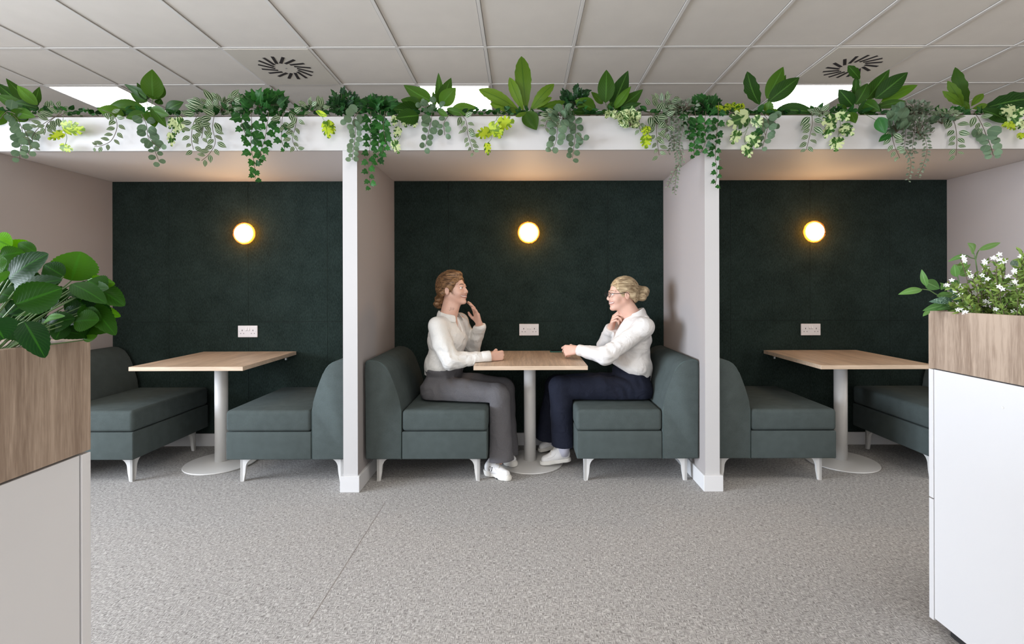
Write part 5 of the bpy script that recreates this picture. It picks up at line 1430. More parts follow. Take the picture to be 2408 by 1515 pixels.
def trainer(root, heel, toe, up=(0, 0, 1), chunky=True, logo=0, size=1.0, label=None):
    """a white trainer from the heel point to the toe point on the ground"""
    heel, toe = np.array(heel, float), np.array(toe, float)
    fr = Frame(heel, toe - heel, up); L = np.linalg.norm(toe - heel)
    k = L / 0.27
    P = lambda x, y, z: fr(x * k, y * k, z * k)
    lo = np.minimum(heel, toe) - 0.09; hi = np.maximum(heel, toe) + 0.09; hi[2] += 0.06
    sz = 0.034 if chunky else 0.028
    f = Field(lo, hi, 0.0028)
    f.rc(P(0.040, 0, sz + 0.030), P(0.10, 0, sz + 0.036), 0.036 * k, 0.038 * k, 0.02)
    f.rc(P(0.10, 0, sz + 0.030), P(0.215, 0.004, sz + 0.010), 0.039 * k, 0.034 * k, 0.03)
    f.rc(P(0.045, 0, sz + 0.050), P(0.062, 0, sz + (0.074 if chunky else 0.088)), 0.034 * k, 0.033 * k, 0.02)
    f.rc(P(0.10, 0, sz + 0.058), P(0.165, 0, sz + 0.030), 0.024 * k, 0.022 * k, 0.02)
    if not chunky: f.rc(P(0.048, 0, sz + 0.075), P(0.060, 0, sz + 0.105), 0.036 * k, 0.034 * k, 0.02); f.rc(P(0.085, 0, sz + 0.085), P(0.14, 0, sz + 0.052), 0.024 * k, 0.024 * k, 0.02)
    f.cut_el(P(0.062, 0, sz + (0.106 if chunky else 0.128)), fr.A, (0.040 * k, 0.028 * k, 0.030 * k), 0.008)
    f.cut_plane(P(0, 0, sz - 0.004), -fr.z)
    sh = field_obj('shoe', f, M['shoe'], root)
    if label: sh['label'] = label
    g = Field(lo, hi, 0.0028)
    zz = sz * 0.5
    for (xa, xb, ra, rb) in ((0.040, 0.10, 0.041, 0.038), (0.10, 0.19, 0.038, 0.044), (0.19, 0.226, 0.044, 0.039)):
        g.rc(P(xa, 0, zz), P(xb, 0.003, zz), ra * k, rb * k, 0.01, (fr.z, 0.95))
    if chunky:
        g.el(P(0.035, 0, sz + 0.008), fr.A, (0.044 * k, 0.043 * k, 0.030 * k), 0.012)
        g.cut_el(P(0.115, 0, -0.006), fr.A, (0.030 * k, 0.09, 0.012), 0.008)
    g.cut_plane(P(0, 0, 0.001), -fr.z); g.cut_plane(P(0, 0, sz + (0.012 if chunky else 0.004)), fr.z)
    field_obj('sole', g, M['sole'], sh)
    from mathutils.bvhtree import BVHTree
    me = sh.data
    bv = BVHTree.FromPolygons([v.co.copy() for v in me.vertices], [tuple(q.vertices) for q in me.polygons])
    def onto(x, y, z, d, off):
        """the point of the upper met from outside along direction d, lifted by off"""
        o = Vector(P(x, y, z)); dv = (Vector(fr.x) * d[0] + Vector(fr.y) * d[1] + Vector(fr.z) * d[2]).normalized()
        hit = bv.ray_cast(o - dv * 0.15, dv)
        return (hit[0] - dv * off) if hit[0] is not None else None
    b = bmesh.new()
    for i in range(6):
        x = 0.112 + i * 0.013; w = 0.019 - i * 0.0012; dx = 0.006 * (1 if i % 2 else -1)
        row = [onto(x + dx * s, w * s, 0.2, (0, -0.35 * s, -1), 0.0012 + 0.0016 * (1 - abs(s))) for s in (-1, -0.5, 0, 0.5, 1)]
        if all(q is not None for q in row): tube(b, row, 0.0027 * k, 6)
    for sy in (-1, 1):
        q = onto(0.118, 0, 0.2, (0, 0, -1), 0.002)
        if q is None: continue
        tube(b, catmull([q, q + Vector(fr.y) * sy * 0.014 + Vector(fr.z) * 0.010 + Vector(fr.x) * 0.006, q + Vector(fr.y) * sy * 0.026 - Vector(fr.z) * 0.002 + Vector(fr.x) * 0.016, q + Vector(fr.y) * sy * 0.012 + Vector(fr.x) * 0.012], 5), 0.0024 * k, 6)
    from_bm('lace', b, M['lace'], sh, True, True)
    b = bmesh.new()
    for sy in (-1, 1):
        for line in ([(0.125, 0.062), (0.140, 0.044), (0.165, 0.030), (0.20, 0.026)], [(0.022, 0.040), (0.06, 0.022), (0.11, 0.012)]):
            row = [onto(x, 0.0, sz + z, (0, -sy, 0), 0.0004) for x, z in line]
            row = [q for q in row if q is not None]
            if len(row) > 2: tube(b, catmull(row, 4), 0.0006, 4)
    from_bm('stitching', b, M['stitch'], sh, True, True)
    if chunky:
        b = bmesh.new()
        for xa in (0.155, 0.185, 0.212):
            lathe(b, [(0.008, 0.0), (0.0095, 0.004), (0.008, 0.009)], seg=12)
            for v in b.verts[-36:]: v.co = Vector(P(xa, 0, 0)) + Vector(fr.x) * v.co.x * 1.3 * k + Vector(fr.y) * (v.co.y * 0.4 - 0.0375 + (0.004 if xa > 0.2 else 0)) * k + Vector(fr.z) * (v.co.z + 0.0005)
        from_bm('tread', b, M['ink'], sh, True, True)
    if logo:
        # the black-edged block letter N on the side that faces the camera
        onto_ = lambda *q: onto(*q) or Vector(P(0.09, -0.04, 0.07))
        def letter(grow, off, mat, name):
            b = bmesh.new(); W, Hh, t = 0.0150, 0.0150, 0.0085
            for poly in ([(-W, -Hh), (-W + t, -Hh), (-W + t, Hh), (-W, Hh)], [(W - t, -Hh), (W, -Hh), (W, Hh), (W - t, Hh)], [(-W, Hh), (-W + t * 1.25, Hh), (W, -Hh), (W - t * 1.25, -Hh)]):
                cx = sum(q[0] for q in poly) / 4; cz = sum(q[1] for q in poly) / 4
                row = [(qx + grow * (1 if qx > cx else -1), qz + grow * (1 if qz > cz else -1)) for qx, qz in poly]
                n = 6
                G_ = [[b.verts.new(onto_(0.094 + ((row[0][0] * (1 - s) + row[1][0] * s) * (1 - t_) + (row[3][0] * (1 - s) + row[2][0] * s) * t_) * logo * -1 + 0.2 * (row[0][1] * (1 - t_) + row[3][1] * t_),
                                             0.0, sz + 0.043 + (row[0][1] * (1 - t_) + row[3][1] * t_), (0, -logo, 0.0), off)) for s in (0, 0.5, 1)] for t_ in [i / n for i in range(n + 1)]]
                for i in range(n):
                    for j in range(2): b.faces.new([G_[i][j], G_[i][j + 1], G_[i + 1][j + 1], G_[i + 1][j]])
            return from_bm(name, b, mat, sh, False, True)
        letter(0.0016, 0.0024, M['ink'], 'logo_outline'); letter(-0.0024, 0.0040, M['shoe'], 'logo_letter')
    return sh

# ------------------------------------------------------------------ the person on the left: blouse and grey trousers
W1 = thing('person', 'seated person in white blouse and grey trousers, auburn hair tied back, fist on the table', 'person', (-0.52, 3.22, 0.45), 'people talking across the centre table')
fw = nrm((math.cos(0.42), -math.sin(0.42), 0)); rt = V3(-math.sin(0.42), -math.cos(0.42), 0)   # facing, near side
T = Frame((0, 0, 0), fw)                       # torso axes: y = far side
pel = up2(1041, 912, 3.25); waist = up2(1046, 862, 3.25); chest = up2(1052, 795, 3.25); nbase = up2(1056, 748, 3.25)
shN = chest + rt * 0.150 + V3(0.020, 0, 0.092); shF = chest - rt * 0.158 + V3(0.0, 0, 0.100)
elN = up2(1060, 851, 3.045); wrN = up2(1152, 839, 3.10)
elF = up2(1110, 822, 3.50); wrF = up2(1127, 762, 3.36)
hipN = pel + rt * 0.085 + V3(0, 0, -0.01); hipF = pel - rt * 0.085 + V3(0.02, 0, -0.005)
knN = up2(1170, 930, 3.075); knF = up2(1184, 915, 3.36)
anN = up2(1174, 1082, 3.04); anF = up2(1188, 1072, 3.26)
HF1 = Frame(up2(1066, 681, 3.25), (math.cos(0.33), -math.sin(0.33), 0.07), (-0.07, 0.02, 1))
lo, hi = (-0.75, 2.82, 0.0), (0.06, 3.62, 1.36)
B = Field(lo, hi, 0.003)
head(B, HF1, nbase + V3(-0.012, 0, -0.01), 0.97)
B.el(chest, T.A, (0.088, 0.135, 0.13), 0.03); B.el(waist, T.A, (0.085, 0.115, 0.11), 0.05); B.el(pel, T.A, (0.095, 0.135, 0.085), 0.04)
B.rc(nbase + V3(-0.01, 0, -0.03), shN + V3(0, 0, 0.0), 0.05, 0.046, 0.03); B.rc(nbase + V3(-0.01, 0, -0.03), shF, 0.05, 0.046, 0.03)
for s_, e_, w_ in ((shN, elN, wrN), (shF, elF, wrF)):
    B.rc(s_, e_, 0.044, 0.036, 0.02); B.rc(e_, w_, 0.036, 0.024, 0.01)
for h_, k_, a_ in ((hipN, knN, anN), (hipF, knF, anF)):
    B.rc(h_, k_, 0.078, 0.052, 0.02); B.rc(k_, a_, 0.050, 0.030, 0.01)
hdN = nrm(V3(0.86, 0.48, -0.06))
hand(B, wrN + hdN * 0.010, hdN, V3(0.35, -0.9, 0.12), 1, FIST, (0.6, 0.9))
hdF = nrm(up2(1109, 700, 3.31) - wrF)
hand(B, wrF + hdF * 0.006, hdF, V3(0.80, 0.45, 0.35), -1, [(0.10, 0.30, 0.2), (0.12, 0.32, 0.22), (0.16, 0.36, 0.25), (0.22, 0.4, 0.25)], (0.4, 0.2), 0.05)
on_table(B); rest(B, -0.76, -0.2020)
bd = field_obj('body', B, M['skin_a'], W1)
face_parts(HF1, W1, 'brow_a', bd, 0.97)
bv_ = bvh_of(bd); eye_ = Vector((0, 0, H)); b = bmesh.new()
for line in ([(1056, 729), (1057.5, 730.5), (1059.5, 729), (1060, 722.5)], [(1062, 729.5), (1062.3, 723.5), (1064, 728.5), (1065.3, 723.5), (1065.6, 729.5)], [(1067, 729), (1067.4, 724)]):
    pts = []
    for (u_, v_) in line:
        d_ = (at(u_, v_, 3.2) - eye_).normalized(); h_ = bv_.ray_cast(eye_, d_)
        if h_[0] is not None: pts.append(h_[0] - d_ * 0.0003)
    if len(pts) > 1: tube(b, pts, 0.0006, 4)
from_bm('tattoo', b, M['ink'], W1, True, True)
# hair: swept back over the ears into a low curly bun
Hh = Field(HF1.o - 0.2, HF1.o + 0.2, 0.0028)
P = lambda x, y, z: HF1(x * 0.97, y * 0.97, z * 0.97)
Hh.el(P(-0.020, 0, 0.038), HF1.A, (0.099, 0.081, 0.091), 0.01)
Hh.el(P(-0.055, 0, -0.005), HF1.A, (0.062, 0.070, 0.075), 0.02)
for sy in (-1, 1): Hh.rc(P(0.035, sy * 0.066, 0.045), P(-0.05, sy * 0.066, -0.02), 0.018, 0.022, 0.015)
Hh.el(P(0.01, 0, 0.105), HF1.A, (0.06, 0.055, 0.025), 0.02)
Hh.cut_el(P(0.082, 0, -0.020), HF1.A, (0.072, 0.080, 0.082), 0.012)
Hh.cut_el(P(0.000, 0, -0.085), HF1.A, (0.080, 0.10, 0.072), 0.014)
for sy in (-1, 1): Hh.cut_el(P(-0.010, sy * 0.090, -0.012), HF1.A, (0.020, 0.022, 0.028), 0.006)
for (x, y, z, r) in ((-0.108, 0.0, -0.070, 0.034), (-0.125, -0.018, -0.090, 0.024), (-0.100, 0.025, -0.095, 0.024), (-0.132, 0.012, -0.060, 0.022), (-0.105, -0.030, -0.062, 0.022), (-0.118, 0.0, -0.112, 0.020), (-0.090, -0.015, -0.050, 0.026)):
    Hh.el(P(x, y, z), HF1.A, (r, r, r * 0.9), 0.006)
Hh.wrinkle(0.0016, 130, seed=0.4); Hh.wrinkle(0.0008, 310, seed=2.0)
hr = field_obj('hair', Hh, M['hair_a'], W1)
rr = random.Random(3)
HL = [(0.62, 0.05, 0.78), (0.66, 0.30, 0.66), (0.55, 0.62, 0.52), (0.40, 0.84, 0.36), (0.05, 0.96, 0.24), (-0.25, 0.95, 0.0), (0.15, 0.25, 0.95), (0.30, 0.10, 0.95)]
hair_strands(hr, HF1, 0.97, HL, (-0.80, 0, -0.55), 260, rr, M['hair_a'], 0.0012, 0.003)
b = bmesh.new()
for i in range(40):
    a = rr.uniform(0, 6.28); c0 = P(-0.112 + rr.uniform(-0.014, 0.012), rr.uniform(-0.034, 0.034), -0.08 + rr.uniform(-0.034, 0.03)); r0 = rr.uniform(0.010, 0.021)
    tube(b, [Vector(c0) + Vector(HF1.x) * r0 * math.cos(a + q) + Vector(HF1.z) * r0 * math.sin(a + q) + Vector(HF1.y) * rr.uniform(-0.003, 0.003) for q in [0.35 * w_ for w_ in range(9)]], 0.0013, 4)
for sy in (-1, 1):
    for j in range(6):
        q0 = rr.uniform(-0.006, 0.006)
        tube(b, catmull([Vector(P(0.048, sy * 0.060, 0.055)), Vector(P(0.036 + q0, sy * 0.072, 0.02)), Vector(P(0.024 + q0, sy * 0.0705, -0.012)), Vector(P(0.030 + q0 * 2, sy * 0.067, -0.030 - j * 0.003))], 5), [0.0010] * 10 + [0.0007] * 5 + [0.0003], 4)
from_bm('curls', b, M['hair_a'], hr, True, True)
# blouse
S = Field(lo, hi, 0.0040)
S.el(chest, T.A, (0.112, 0.165, 0.150), 0.03); S.el(chest + fw * 0.035 + V3(0, 0, -0.01), T.A, (0.085, 0.125, 0.09), 0.03)
S.el(waist + V3(0, 0, 0.015), T.A, (0.118, 0.152, 0.115), 0.06); S.rc(waist + V3(-0.015, 0, -0.045), waist + V3(-0.01, 0, 0.02), 0.120, 0.115, 0.03)
S.rc(nbase + V3(-0.012, 0, -0.045), shN + V3(0, 0, -0.004), 0.062, 0.054, 0.04); S.rc(nbase + V3(-0.012, 0, -0.045), shF + V3(0, 0, -0.004), 0.062, 0.060, 0.03)
mN = shN * 0.5 + elN * 0.5 + V3(-0.008, 0, 0)
S.rc(shN, mN, 0.054, 0.062, 0.035); S.rc(mN, elN + V3(0, 0, 0.008), 0.062, 0.056, 0.012)
S.rc(elN + V3(0, 0, 0.006), elN * 0.4 + wrN * 0.6, 0.056, 0.043, 0.02); S.rc(elN * 0.4 + wrN * 0.6, wrN, 0.042, 0.036, 0.008)
S.rc(shF, elF + V3(-0.01, 0, 0.01), 0.060, 0.058, 0.02); S.rc(elF, wrF - hdF * 0.02, 0.058, 0.042, 0.015)
S.cut_plane(wrN, nrm(wrN - elN), wrN - 0.075, wrN + 0.09); S.cut_plane(wrF - hdF * 0.008, hdF, wrF - 0.055, wrF + 0.055)
S.wrinkle(0.0028, 55, (-0.75, 2.82, 0.60), (0.06, 3.62, 0.86), 0.7); S.wrinkle(0.0018, 38, seed=1.9)
S.wrinkle(0.0026, 90, elN - 0.08, elN + 0.10, 0.2)
# hem: falls from front to back; neck opening with a V at the front
hem = up2(1003, 880, 3.25); hd = nrm(up2(1088, 854, 3.25) - hem)
hn = np.cross(hd, V3(0, 1, 0)); hn = nrm(hn) * (1 if hn[2] < 0 else -1)
S.cut_plane(hem, hn, (-0.75, 2.82, 0.3), (-0.512, 3.62, 0.74)); S.cut_plane(hem, hn, (-0.516, 3.112, 0.3), (-0.25, 3.44, 0.74))
nk = Frame(nbase, nrm(V3(fw[0], fw[1], -0.25)))
S.rc(nbase + V3(-0.014, 0, -0.02), nbase + V3(-0.016, 0, 0.012), 0.071, 0.066, 0.02)
S.cut_plane(nbase + V3(-0.02, 0, 0.034), nrm(V3(0.35, 0, 1)), nbase - 0.1, nbase + 0.12)
S.cut_el(nbase + V3(-0.004, 0, 0.055), T.A, (0.060, 0.060, 0.085), 0.004)
S.cut_el(nbase + fw * 0.075 + V3(0, 0, -0.035), Frame((0, 0, 0), fw, (0, 0, 1)).A, (0.055, 0.020, 0.060), 0.006)
on_table(S); rest(S, -0.76, -0.2020)
bl = field_obj('blouse', S, M['blouse'], W1)
# collar: two leaves folded round the neck
def collar_leaf(sy):
    b = bmesh.new(); top = []; out = []
    for i in range(9):
        a = (PI - 0.05) - i / 8 * (PI - 0.55)
        dx, dy = math.cos(a), math.sin(a) * sy
        rz = 0.010 * math.cos(a * 0.9)
        base = nbase + T.x * (dx * 0.062 + (0.012 if i > 5 else 0)) + T.y * dy * 0.063 + V3(0, 0, 0.040 - 0.012 * i / 8 * 2.6)
        top.append(Vector(base + V3(0, 0, 0.012)))
        wd = 0.030 + 0.018 * (i / 8) ** 2
        out.append(Vector(base + T.x * dx * wd * 0.55 + T.y * dy * wd * 0.75 + V3(0, 0, -0.022 - 0.016 * i / 8)))
    mid = [(p + q) / 2 + Vector((0, 0, 0.011)) for p, q in zip(top, out)]
    rows = [top, mid, out]
    vv = [[b.verts.new(p) for p in r] for r in rows]
    for r in range(2):
        for i in range(8): b.faces.new([vv[r][i], vv[r][i + 1], vv[r + 1][i + 1], vv[r + 1][i]])
    me_ = from_bm('collar', b, M['blouse'], bl, True, True)
    md = me_.modifiers.new('thick', 'SOLIDIFY'); md.thickness = 0.004; md.offset = 0.0
    sb = me_.modifiers.new('sub', 'SUBSURF'); sb.levels = 1; sb.render_levels = 1
collar_leaf(1); collar_leaf(-1)
# cuff and chest pocket
def band(name, c, ax, r, L, mat, par, th=0.0):
    b = bmesh.new(); ax = Vector(nrm(ax)); s1 = ax.orthogonal().normalized(); s2 = ax.cross(s1); rings = []
    for q in (0, 0.12, 0.5, 0.88, 1.0):
        rad = r - (0.003 if q in (0, 1.0) else 0)
        rings.append([b.verts.new(Vector(c) + ax * L * q + (s1 * math.cos(2 * PI * i / 28) + s2 * math.sin(2 * PI * i / 28)) * rad) for i in range(28)])
    for A_, B_ in zip(rings, rings[1:]):
        for i in range(28): b.faces.new([A_[i], A_[(i + 1) % 28], B_[(i + 1) % 28], B_[i]])
    return from_bm(name, b, mat, par, True, True)
c_ = band('cuff', wrN - nrm(wrN - elN) * 0.055, wrN - elN, 0.0395, 0.060, M['blouse'], bl)
for v in c_.data.vertices: v.co.z = max(v.co.z, 0.7088)
# trousers
def trousers(pel, hips, knees, ankles, Tf, lo, hi, waist_p, waist_n, rk, rh, mat, root, name, seat_z, thigh=0.098, kneer=0.076):
    f = Field(lo, hi, 0.0040)
    f.el(pel, Tf.A, (0.125, 0.165, 0.105), 0.04); f.el(waist_p + V3(0, 0, -0.03), Tf.A, (0.118, 0.148, 0.10), 0.05)
    for h_, k_, a_, rkk, rhh in zip(hips, knees, ankles, rk, rh):
        m_ = h_ * 0.5 + k_ * 0.5 + V3(0, 0, 0.006)
        f.rc(h_, m_, thigh, thigh * 0.90, 0.025); f.rc(m_, k_, thigh * 0.90, kneer, 0.012)
        q = k_ * 0.5 + a_ * 0.5
        f.rc(k_, q, kneer, rkk, 0.02); f.rc(q, a_, rkk, rhh, 0.01)
        d = nrm(a_ - q); f.cut_plane(a_ - d * 0.002, d, a_ - rhh * 1.3, a_ + rhh * 1.3 + V3(0, 0, 0.01))
    f.cut_plane(waist_p, waist_n, waist_p - 0.25, waist_p + 0.25)
    f.wrinkle(0.0026, 34, seed=3.1); f.wrinkle(0.0020, 70, pel - 0.2, pel + 0.22, 0.9)
    rest(f, *seat_z)
    return field_obj(name, f, mat, root)
tr = trousers(pel, (hipN, hipF), (knN, knF), (anN, anF), T, lo, hi, waist + V3(0, 0, 0.02), V3(-0.1, 0, 1), (0.080, 0.080), (0.092, 0.092), M['trouser'], W1, 'trousers', (-0.76, -0.2020))
# trainers
trainer(W1, A3(at(1146, 1117, 3.045)) * V3(1, 1, 0) + V3(-0.014, 0.012, 0.001), A3(at(1196, 1129, 2.945)) * V3(1, 1, 0) + V3(0.016, -0.002, 0.001), chunky=True, logo=-1, label='white chunky trainer with a black-edged letter N')
for (p_, q_) in ((anN, A3(at(1152, 1098, 3.04))), (anF, V3(-0.15, 3.27, 0.08))):
    b = bmesh.new(); tube(b, [Vector(p_ + V3(0, 0, 0.03)), Vector(q_)], [0.042, 0.036], 20); from_bm('sock', b, M['shoe'], W1, True, True)
trainer(W1, V3(-0.185, 3.300, 0.0165), V3(-0.040, 3.125, 0.0165), chunky=True, label='white chunky trainer behind the other foot')

# ------------------------------------------------------------------ the person on the right: sweatshirt and navy jeans
W2 = thing('person', 'seated person in an off-white sweatshirt, navy jeans and glasses, blonde hair in a bun', 'person', (0.72, 3.24, 0.45), 'people talking across the centre table')
fw2 = nrm((-math.cos(0.22), -math.sin(0.22), 0)); nr = V3(math.sin(0.22) , -math.cos(0.22), 0)   # near side is the left side
T2 = Frame((0, 0, 0), fw2)
pel = up2(1487, 912, 3.26); waist = up2(1483, 862, 3.26); chest = up2(1486, 797, 3.26); nbase = up2(1489, 748, 3.26)
shN = chest + nr * 0.160 + V3(0.010, 0, 0.092); shF = chest - nr * 0.160 + V3(-0.008, 0, 0.094)
elN = up2(1424, 838, 3.06); wrN = up2(1360, 823, 3.17)
elF = up2(1424, 812, 3.45); wrF = up2(1437, 770, 3.32)
hipN = pel + nr * 0.088 + V3(0, 0, -0.01); hipF = pel - nr * 0.088 + V3(-0.015, 0, -0.005)
knN = up2(1318, 912, 3.13); knF = up2(1308, 908, 3.36)
anN = up2(1329, 1044, 3.16); anF = up2(1288, 1030, 3.40)
HF2 = Frame(up2(1462, 693, 3.25), (-math.cos(0.15), -math.sin(0.15), -0.06), (-0.06, 0.02, 1))
lo, hi = (0.02, 2.86, 0.0), (1.03, 3.62, 1.36)
B = Field(lo, hi, 0.003)
head(B, HF2, nbase + V3(0.012, 0, -0.01), 0.97)
B.el(chest, T2.A, (0.088, 0.135, 0.13), 0.03); B.el(waist, T2.A, (0.085, 0.115, 0.11), 0.05); B.el(pel, T2.A, (0.095, 0.135, 0.085), 0.04)
B.rc(nbase + V3(0.01, 0, -0.03), shN, 0.05, 0.046, 0.03); B.rc(nbase + V3(0.01, 0, -0.03), shF, 0.05, 0.046, 0.03)
for s_, e_, w_ in ((shN, elN, wrN), (shF, elF, wrF)):
    B.rc(s_, e_, 0.044, 0.036, 0.02); B.rc(e_, w_, 0.036, 0.024, 0.01)
for h_, k_, a_ in ((hipN, knN, anN), (hipF, knF, anF)):
    B.rc(h_, k_, 0.078, 0.052, 0.02); B.rc(k_, a_, 0.050, 0.030, 0.01)
hd2 = nrm(V3(-0.90, 0.30, -0.10))
hand(B, wrN + hd2 * 0.010, hd2, V3(-0.30, -0.85, 0.40), -1, [(0.9, 1.3, 0.8), (1.15, 1.5, 0.9), (1.3, 1.6, 0.9), (1.3, 1.6, 0.9)], (0.6, 0.7))
hdF2 = nrm(up2(1452, 742, 3.24) - wrF)
hand(B, wrF + hdF2 * 0.004, nrm(hdF2 + V3(-0.15, -0.2, 0.35)), V3(-0.8, 0.2, 0.2), 1, [(0.5, 1.2, 0.7), (0.6, 1.3, 0.8), (0.7, 1.3, 0.8), (0.8, 1.3, 0.8)], (0.4, 0.4))
on_table(B); rest(B, 0.3235, 1.04)
bd = field_obj('body', B, M['skin_b'], W2)
face_parts(HF2, W2, 'brow_b', bd, 0.97)
Hh = Field(HF2.o - 0.22, HF2.o + 0.22, 0.0028)
P = lambda x, y, z: HF2(x * 0.97, y * 0.97, z * 0.97)
Hh.el(P(-0.022, 0, 0.036), HF2.A, (0.098, 0.080, 0.088), 0.01); Hh.el(P(-0.060, 0, -0.005), HF2.A, (0.062, 0.068, 0.070), 0.02)
for sy in (-1, 1): Hh.rc(P(0.04, sy * 0.064, 0.045), P(-0.06, sy * 0.062, 0.0), 0.017, 0.022, 0.015)
Hh.cut_el(P(0.082, 0, -0.020), HF2.A, (0.070, 0.080, 0.084), 0.012); Hh.cut_el(P(0.002, 0, -0.085), HF2.A, (0.085, 0.10, 0.074), 0.014)
for sy in (-1, 1): Hh.cut_el(P(-0.010, sy * 0.090, -0.008), HF2.A, (0.022, 0.022, 0.030), 0.006)
for (x, y, z, r) in ((-0.140, 0, 0.004, 0.042), (-0.160, 0.012, 0.020, 0.030), (-0.168, -0.012, -0.006, 0.030), (-0.140, 0.018, -0.028, 0.030), (-0.180, 0.0, 0.012, 0.022), (-0.118, 0, -0.02, 0.032)):
    Hh.el(P(x, y, z), HF2.A, (r, r, r * 0.9), 0.008)
Hh.wrinkle(0.0010, 120, seed=0.9); Hh.wrinkle(0.0006, 300, seed=1.0)
hr = field_obj('hair', Hh, M['hair_b'], W2)
HL2 = [(0.60, 0.02, 0.80), (0.66, 0.30, 0.66), (0.58, 0.60, 0.52), (0.42, 0.84, 0.34), (0.05, 0.96, 0.22), (-0.20, 0.96, -0.05), (0.15, 0.25, 0.95), (0.30, 0.10, 0.95)]
hair_strands(hr, HF2, 0.97, HL2, (-0.96, 0, -0.05), 260, rr, M['hair_b'], 0.0011, 0.0015)
b = bmesh.new()
for i in range(30):
    a = rr.uniform(0, 6.28); c0 = P(-0.15 + rr.uniform(-0.02, 0.01), rr.uniform(-0.03, 0.03), rr.uniform(-0.015, 0.015)); r0 = rr.uniform(0.012, 0.026)
    tube(b, [Vector(c0) + Vector(HF2.x) * r0 * math.cos(a + q) + Vector(HF2.z) * r0 * math.sin(a + q) for q in [0.35 * w_ for w_ in range(9)]], 0.0012, 4)
from_bm('bun_strands', b, M['hair_b'], hr, True, True)
# glasses
g = thing('glasses', None, None); g.parent = W2; g.location = (0, 0, 0)
b = bmesh.new()
for sy in (-1, 1):
    tube(b, [Vector(P(0.101, sy * 0.031 + 0.023 * math.cos(a), 0.006 + 0.018 * math.sin(a))) for a in [2 * PI * i / 20 for i in range(21)]], 0.0022, 6)
    tube(b, [Vector(P(0.100, sy * 0.054, 0.012)), Vector(P(0.05, sy * 0.076, 0.010)), Vector(P(-0.012, sy * 0.081, 0.012)), Vector(P(-0.026, sy * 0.078, -0.006))], 0.0019, 6)
tube(b, [Vector(P(0.102, -0.009, 0.010)), Vector(P(0.106, 0, 0.013)), Vector(P(0.102, 0.009, 0.010))], 0.0019, 6)
bpy.data.objects.remove(g)
from_bm('glasses', b, M['frame'], W2, True, True)
# sweatshirt with a stand collar and ribbed hem
S = Field(lo, hi, 0.0040)
S.el(chest, T2.A, (0.115, 0.168, 0.152), 0.03); S.el(chest + fw2 * 0.03 + V3(0, 0, -0.015), T2.A, (0.095, 0.13, 0.09), 0.03); S.el(waist + V3(0.004, 0, 0.01), T2.A, (0.125, 0.160, 0.12), 0.06)
S.rc(waist + V3(0.02, 0, -0.06), waist + V3(0.012, 0, 0.01), 0.118, 0.118, 0.03)
S.rc(nbase + V3(0.012, 0, -0.045), shN, 0.064, 0.056, 0.04); S.rc(nbase + V3(0.012, 0, -0.045), shF, 0.064, 0.056, 0.04)
S.rc(nbase + V3(0.016, 0, -0.01), nbase + V3(0.018, 0, 0.022), 0.073, 0.070, 0.012)
S.el(nbase + V3(0.062, 0, 0.0), T2.A, (0.035, 0.075, 0.028), 0.015)
S.rc(shN, elN, 0.057, 0.056, 0.035); S.rc(elN, elN * 0.35 + wrN * 0.65, 0.056, 0.043, 0.015); S.rc(elN * 0.35 + wrN * 0.65, wrN, 0.042, 0.035, 0.008)
S.rc(shF, elF, 0.064, 0.058, 0.02); S.rc(elF, wrF, 0.058, 0.040, 0.015)
S.cut_plane(wrN, nrm(wrN - elN), wrN - 0.07, wrN + 0.08); S.cut_plane(wrF, nrm(wrF - elF), wrF - 0.08, wrF + 0.08)
S.cut_plane(nbase + V3(0.01, 0, 0.046), nrm(V3(-0.45, 0, 1)), nbase + V3(-0.09, -0.1, 0.0), nbase + V3(0.12, 0.1, 0.14)); S.cut_el(nbase + V3(0.006, 0, 0.075), T2.A, (0.058, 0.060, 0.100), 0.004)
S.wrinkle(0.0030, 48, (0.02, 2.86, 0.55), (1.03, 3.62, 0.86), 2.2); S.wrinkle(0.0016, 36, seed=0.3); S.wrinkle(0.0026, 85, elN - 0.09, elN + 0.09, 1.2)
hem = up2(1521, 900, 3.26); hd = nrm(up2(1436, 853, 3.26) - hem); hn = np.cross(hd, V3(0, 1, 0)); hn = nrm(hn) * (1 if hn[2] < 0 else -1)
S.cut_plane(hem, hn, (0.60, 2.86, 0.3), (1.03, 3.62, 0.75))
on_table(S); rest(S, 0.3235, 1.04)
sw = field_obj('sweatshirt', S, M['sweat'], W2)
band('cuff', wrN - nrm(wrN - elN) * 0.045, wrN - elN, 0.0375, 0.047, M['sweat'], sw)
# jeans
jn = trousers(pel, (hipN, hipF), (knN, knF), (anN, anF), T2, lo, hi, waist + V3(0, 0, -0.005), V3(0.25, 0, 1), (0.080, 0.080), (0.090, 0.092), M['jean'], W2, 'jeans', (0.3235, 1.04), 0.094, 0.074)
b = bmesh.new()
box(b, -0.006, 0.006, -0.002, 0.002, -0.003, 0.003)
o = from_bm('jean_tab', b, M['gold'], jn); q = Vector(pel + nr * 0.163 + V3(0.01, 0, 0.045))
o.matrix_basis = Matrix.Translation(q - W2.location)
trainer(W2, A3(at(1343, 1083, 3.185)), A3(at(1268, 1092, 3.17)) * V3(1, 1, 0) + V3(0, 0, 0.018), up=(0.08, 0, 1), chunky=False, label='plain white trainer with the heel lifted')
trainer(W2, A3(at(1330, 1045, 3.44)), A3(at(1264, 1066, 3.40)) * V3(1, 1, 0) + V3(0, 0, 0.022), up=(0.1, 0, 1), chunky=False, label='plain white trainer under the table')
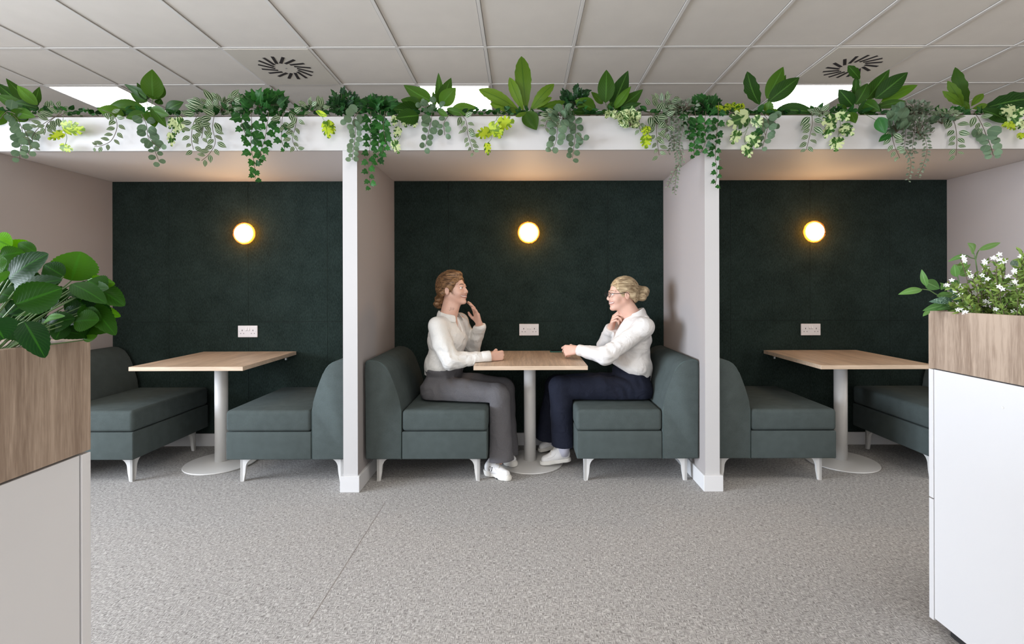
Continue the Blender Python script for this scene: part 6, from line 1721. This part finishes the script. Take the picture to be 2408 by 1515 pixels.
for (p_, q_) in ((anN + V3(-0.004, 0, 0), A3(at(1325, 1062, 3.175))), (anF, A3(at(1314, 1044, 3.425)))):
    b = bmesh.new(); tube(b, [Vector(p_ + V3(0.0, 0, 0.03)), Vector(p_ * 0.5 + q_ * 0.5), Vector(q_ + V3(0, 0, -0.02))], [0.040, 0.038, 0.035], 20)
    from_bm('sock', b, M['sock'], W2, True, True)
# ------------------------------------------------------------------ light and camera
def area(name, loc, rot, sx, sy, power, col, spread=PI):
    l = bpy.data.lights.new(name, 'AREA'); l.shape = 'RECTANGLE'; l.size = sx; l.size_y = sy
    l.energy = power; l.color = col; l.spread = spread
    o = bpy.data.objects.new(name, l); COL.objects.link(o); o.location = loc; o.rotation_euler = rot
    return o
# daylight through the window opening of the left wall
area('window_daylight', (X0 + 0.02, (WY0 + WY1) / 2, (WZ0 + WZ1) / 2), (0, -PI / 2 + 0.22, 0), WZ1 - WZ0, WY1 - WY0, 340, (0.80, 0.88, 1.0), 2.1)
area('rear_fill_light', (-1.0, Y0 + 0.02, 1.65), (PI / 2, 0, 0), 7.0, 1.5, 95, (0.97, 0.97, 1.0))  # added fill light from behind the camera; the rear wall has no window
area('right_fill_light', (X1 - 0.02, 0.2, 1.6), (0, PI / 2 - 0.1, 0), 1.6, 3.2, 75, (1.0, 0.96, 0.92))  # added fill to lift the right of the ceiling; no window in this wall
w = bpy.data.worlds.new('daylight'); SC.world = w; w.use_nodes = True
w.node_tree.nodes['Background'].inputs[0].default_value = (0.75, 0.86, 1.0, 1)
w.node_tree.nodes['Background'].inputs[1].default_value = 0.6

cam = bpy.data.cameras.new('camera'); cam.sensor_width = 36.0; cam.lens = 17.0
cam.shift_x = -(VU - 1204.0) / 2408.0; cam.shift_y = -(757.5 - VV) / 2408.0
cam.clip_start = 0.02; cam.clip_end = 60
co = bpy.data.objects.new('camera', cam); COL.objects.link(co)
co.matrix_world = Matrix.Translation((0, 0, H)) @ Matrix.Rotation(PI / 2, 4, 'X') @ Matrix.Rotation(-ROLL, 4, 'Z')
SC.camera = co
SC.view_settings.view_transform = 'Standard'; SC.view_settings.look = 'None'
SC.view_settings.exposure = 0.46; SC.view_settings.gamma = 1.0; SC.view_settings.use_curve_mapping = False
SC.cycles.use_denoising = True
SC.cycles.max_bounces = 10; SC.cycles.diffuse_bounces = 5; SC.cycles.transmission_bounces = 6
SC.cycles.sample_clamp_indirect = 6.0
SC.cycles.caustics_reflective = False; SC.cycles.caustics_refractive = False
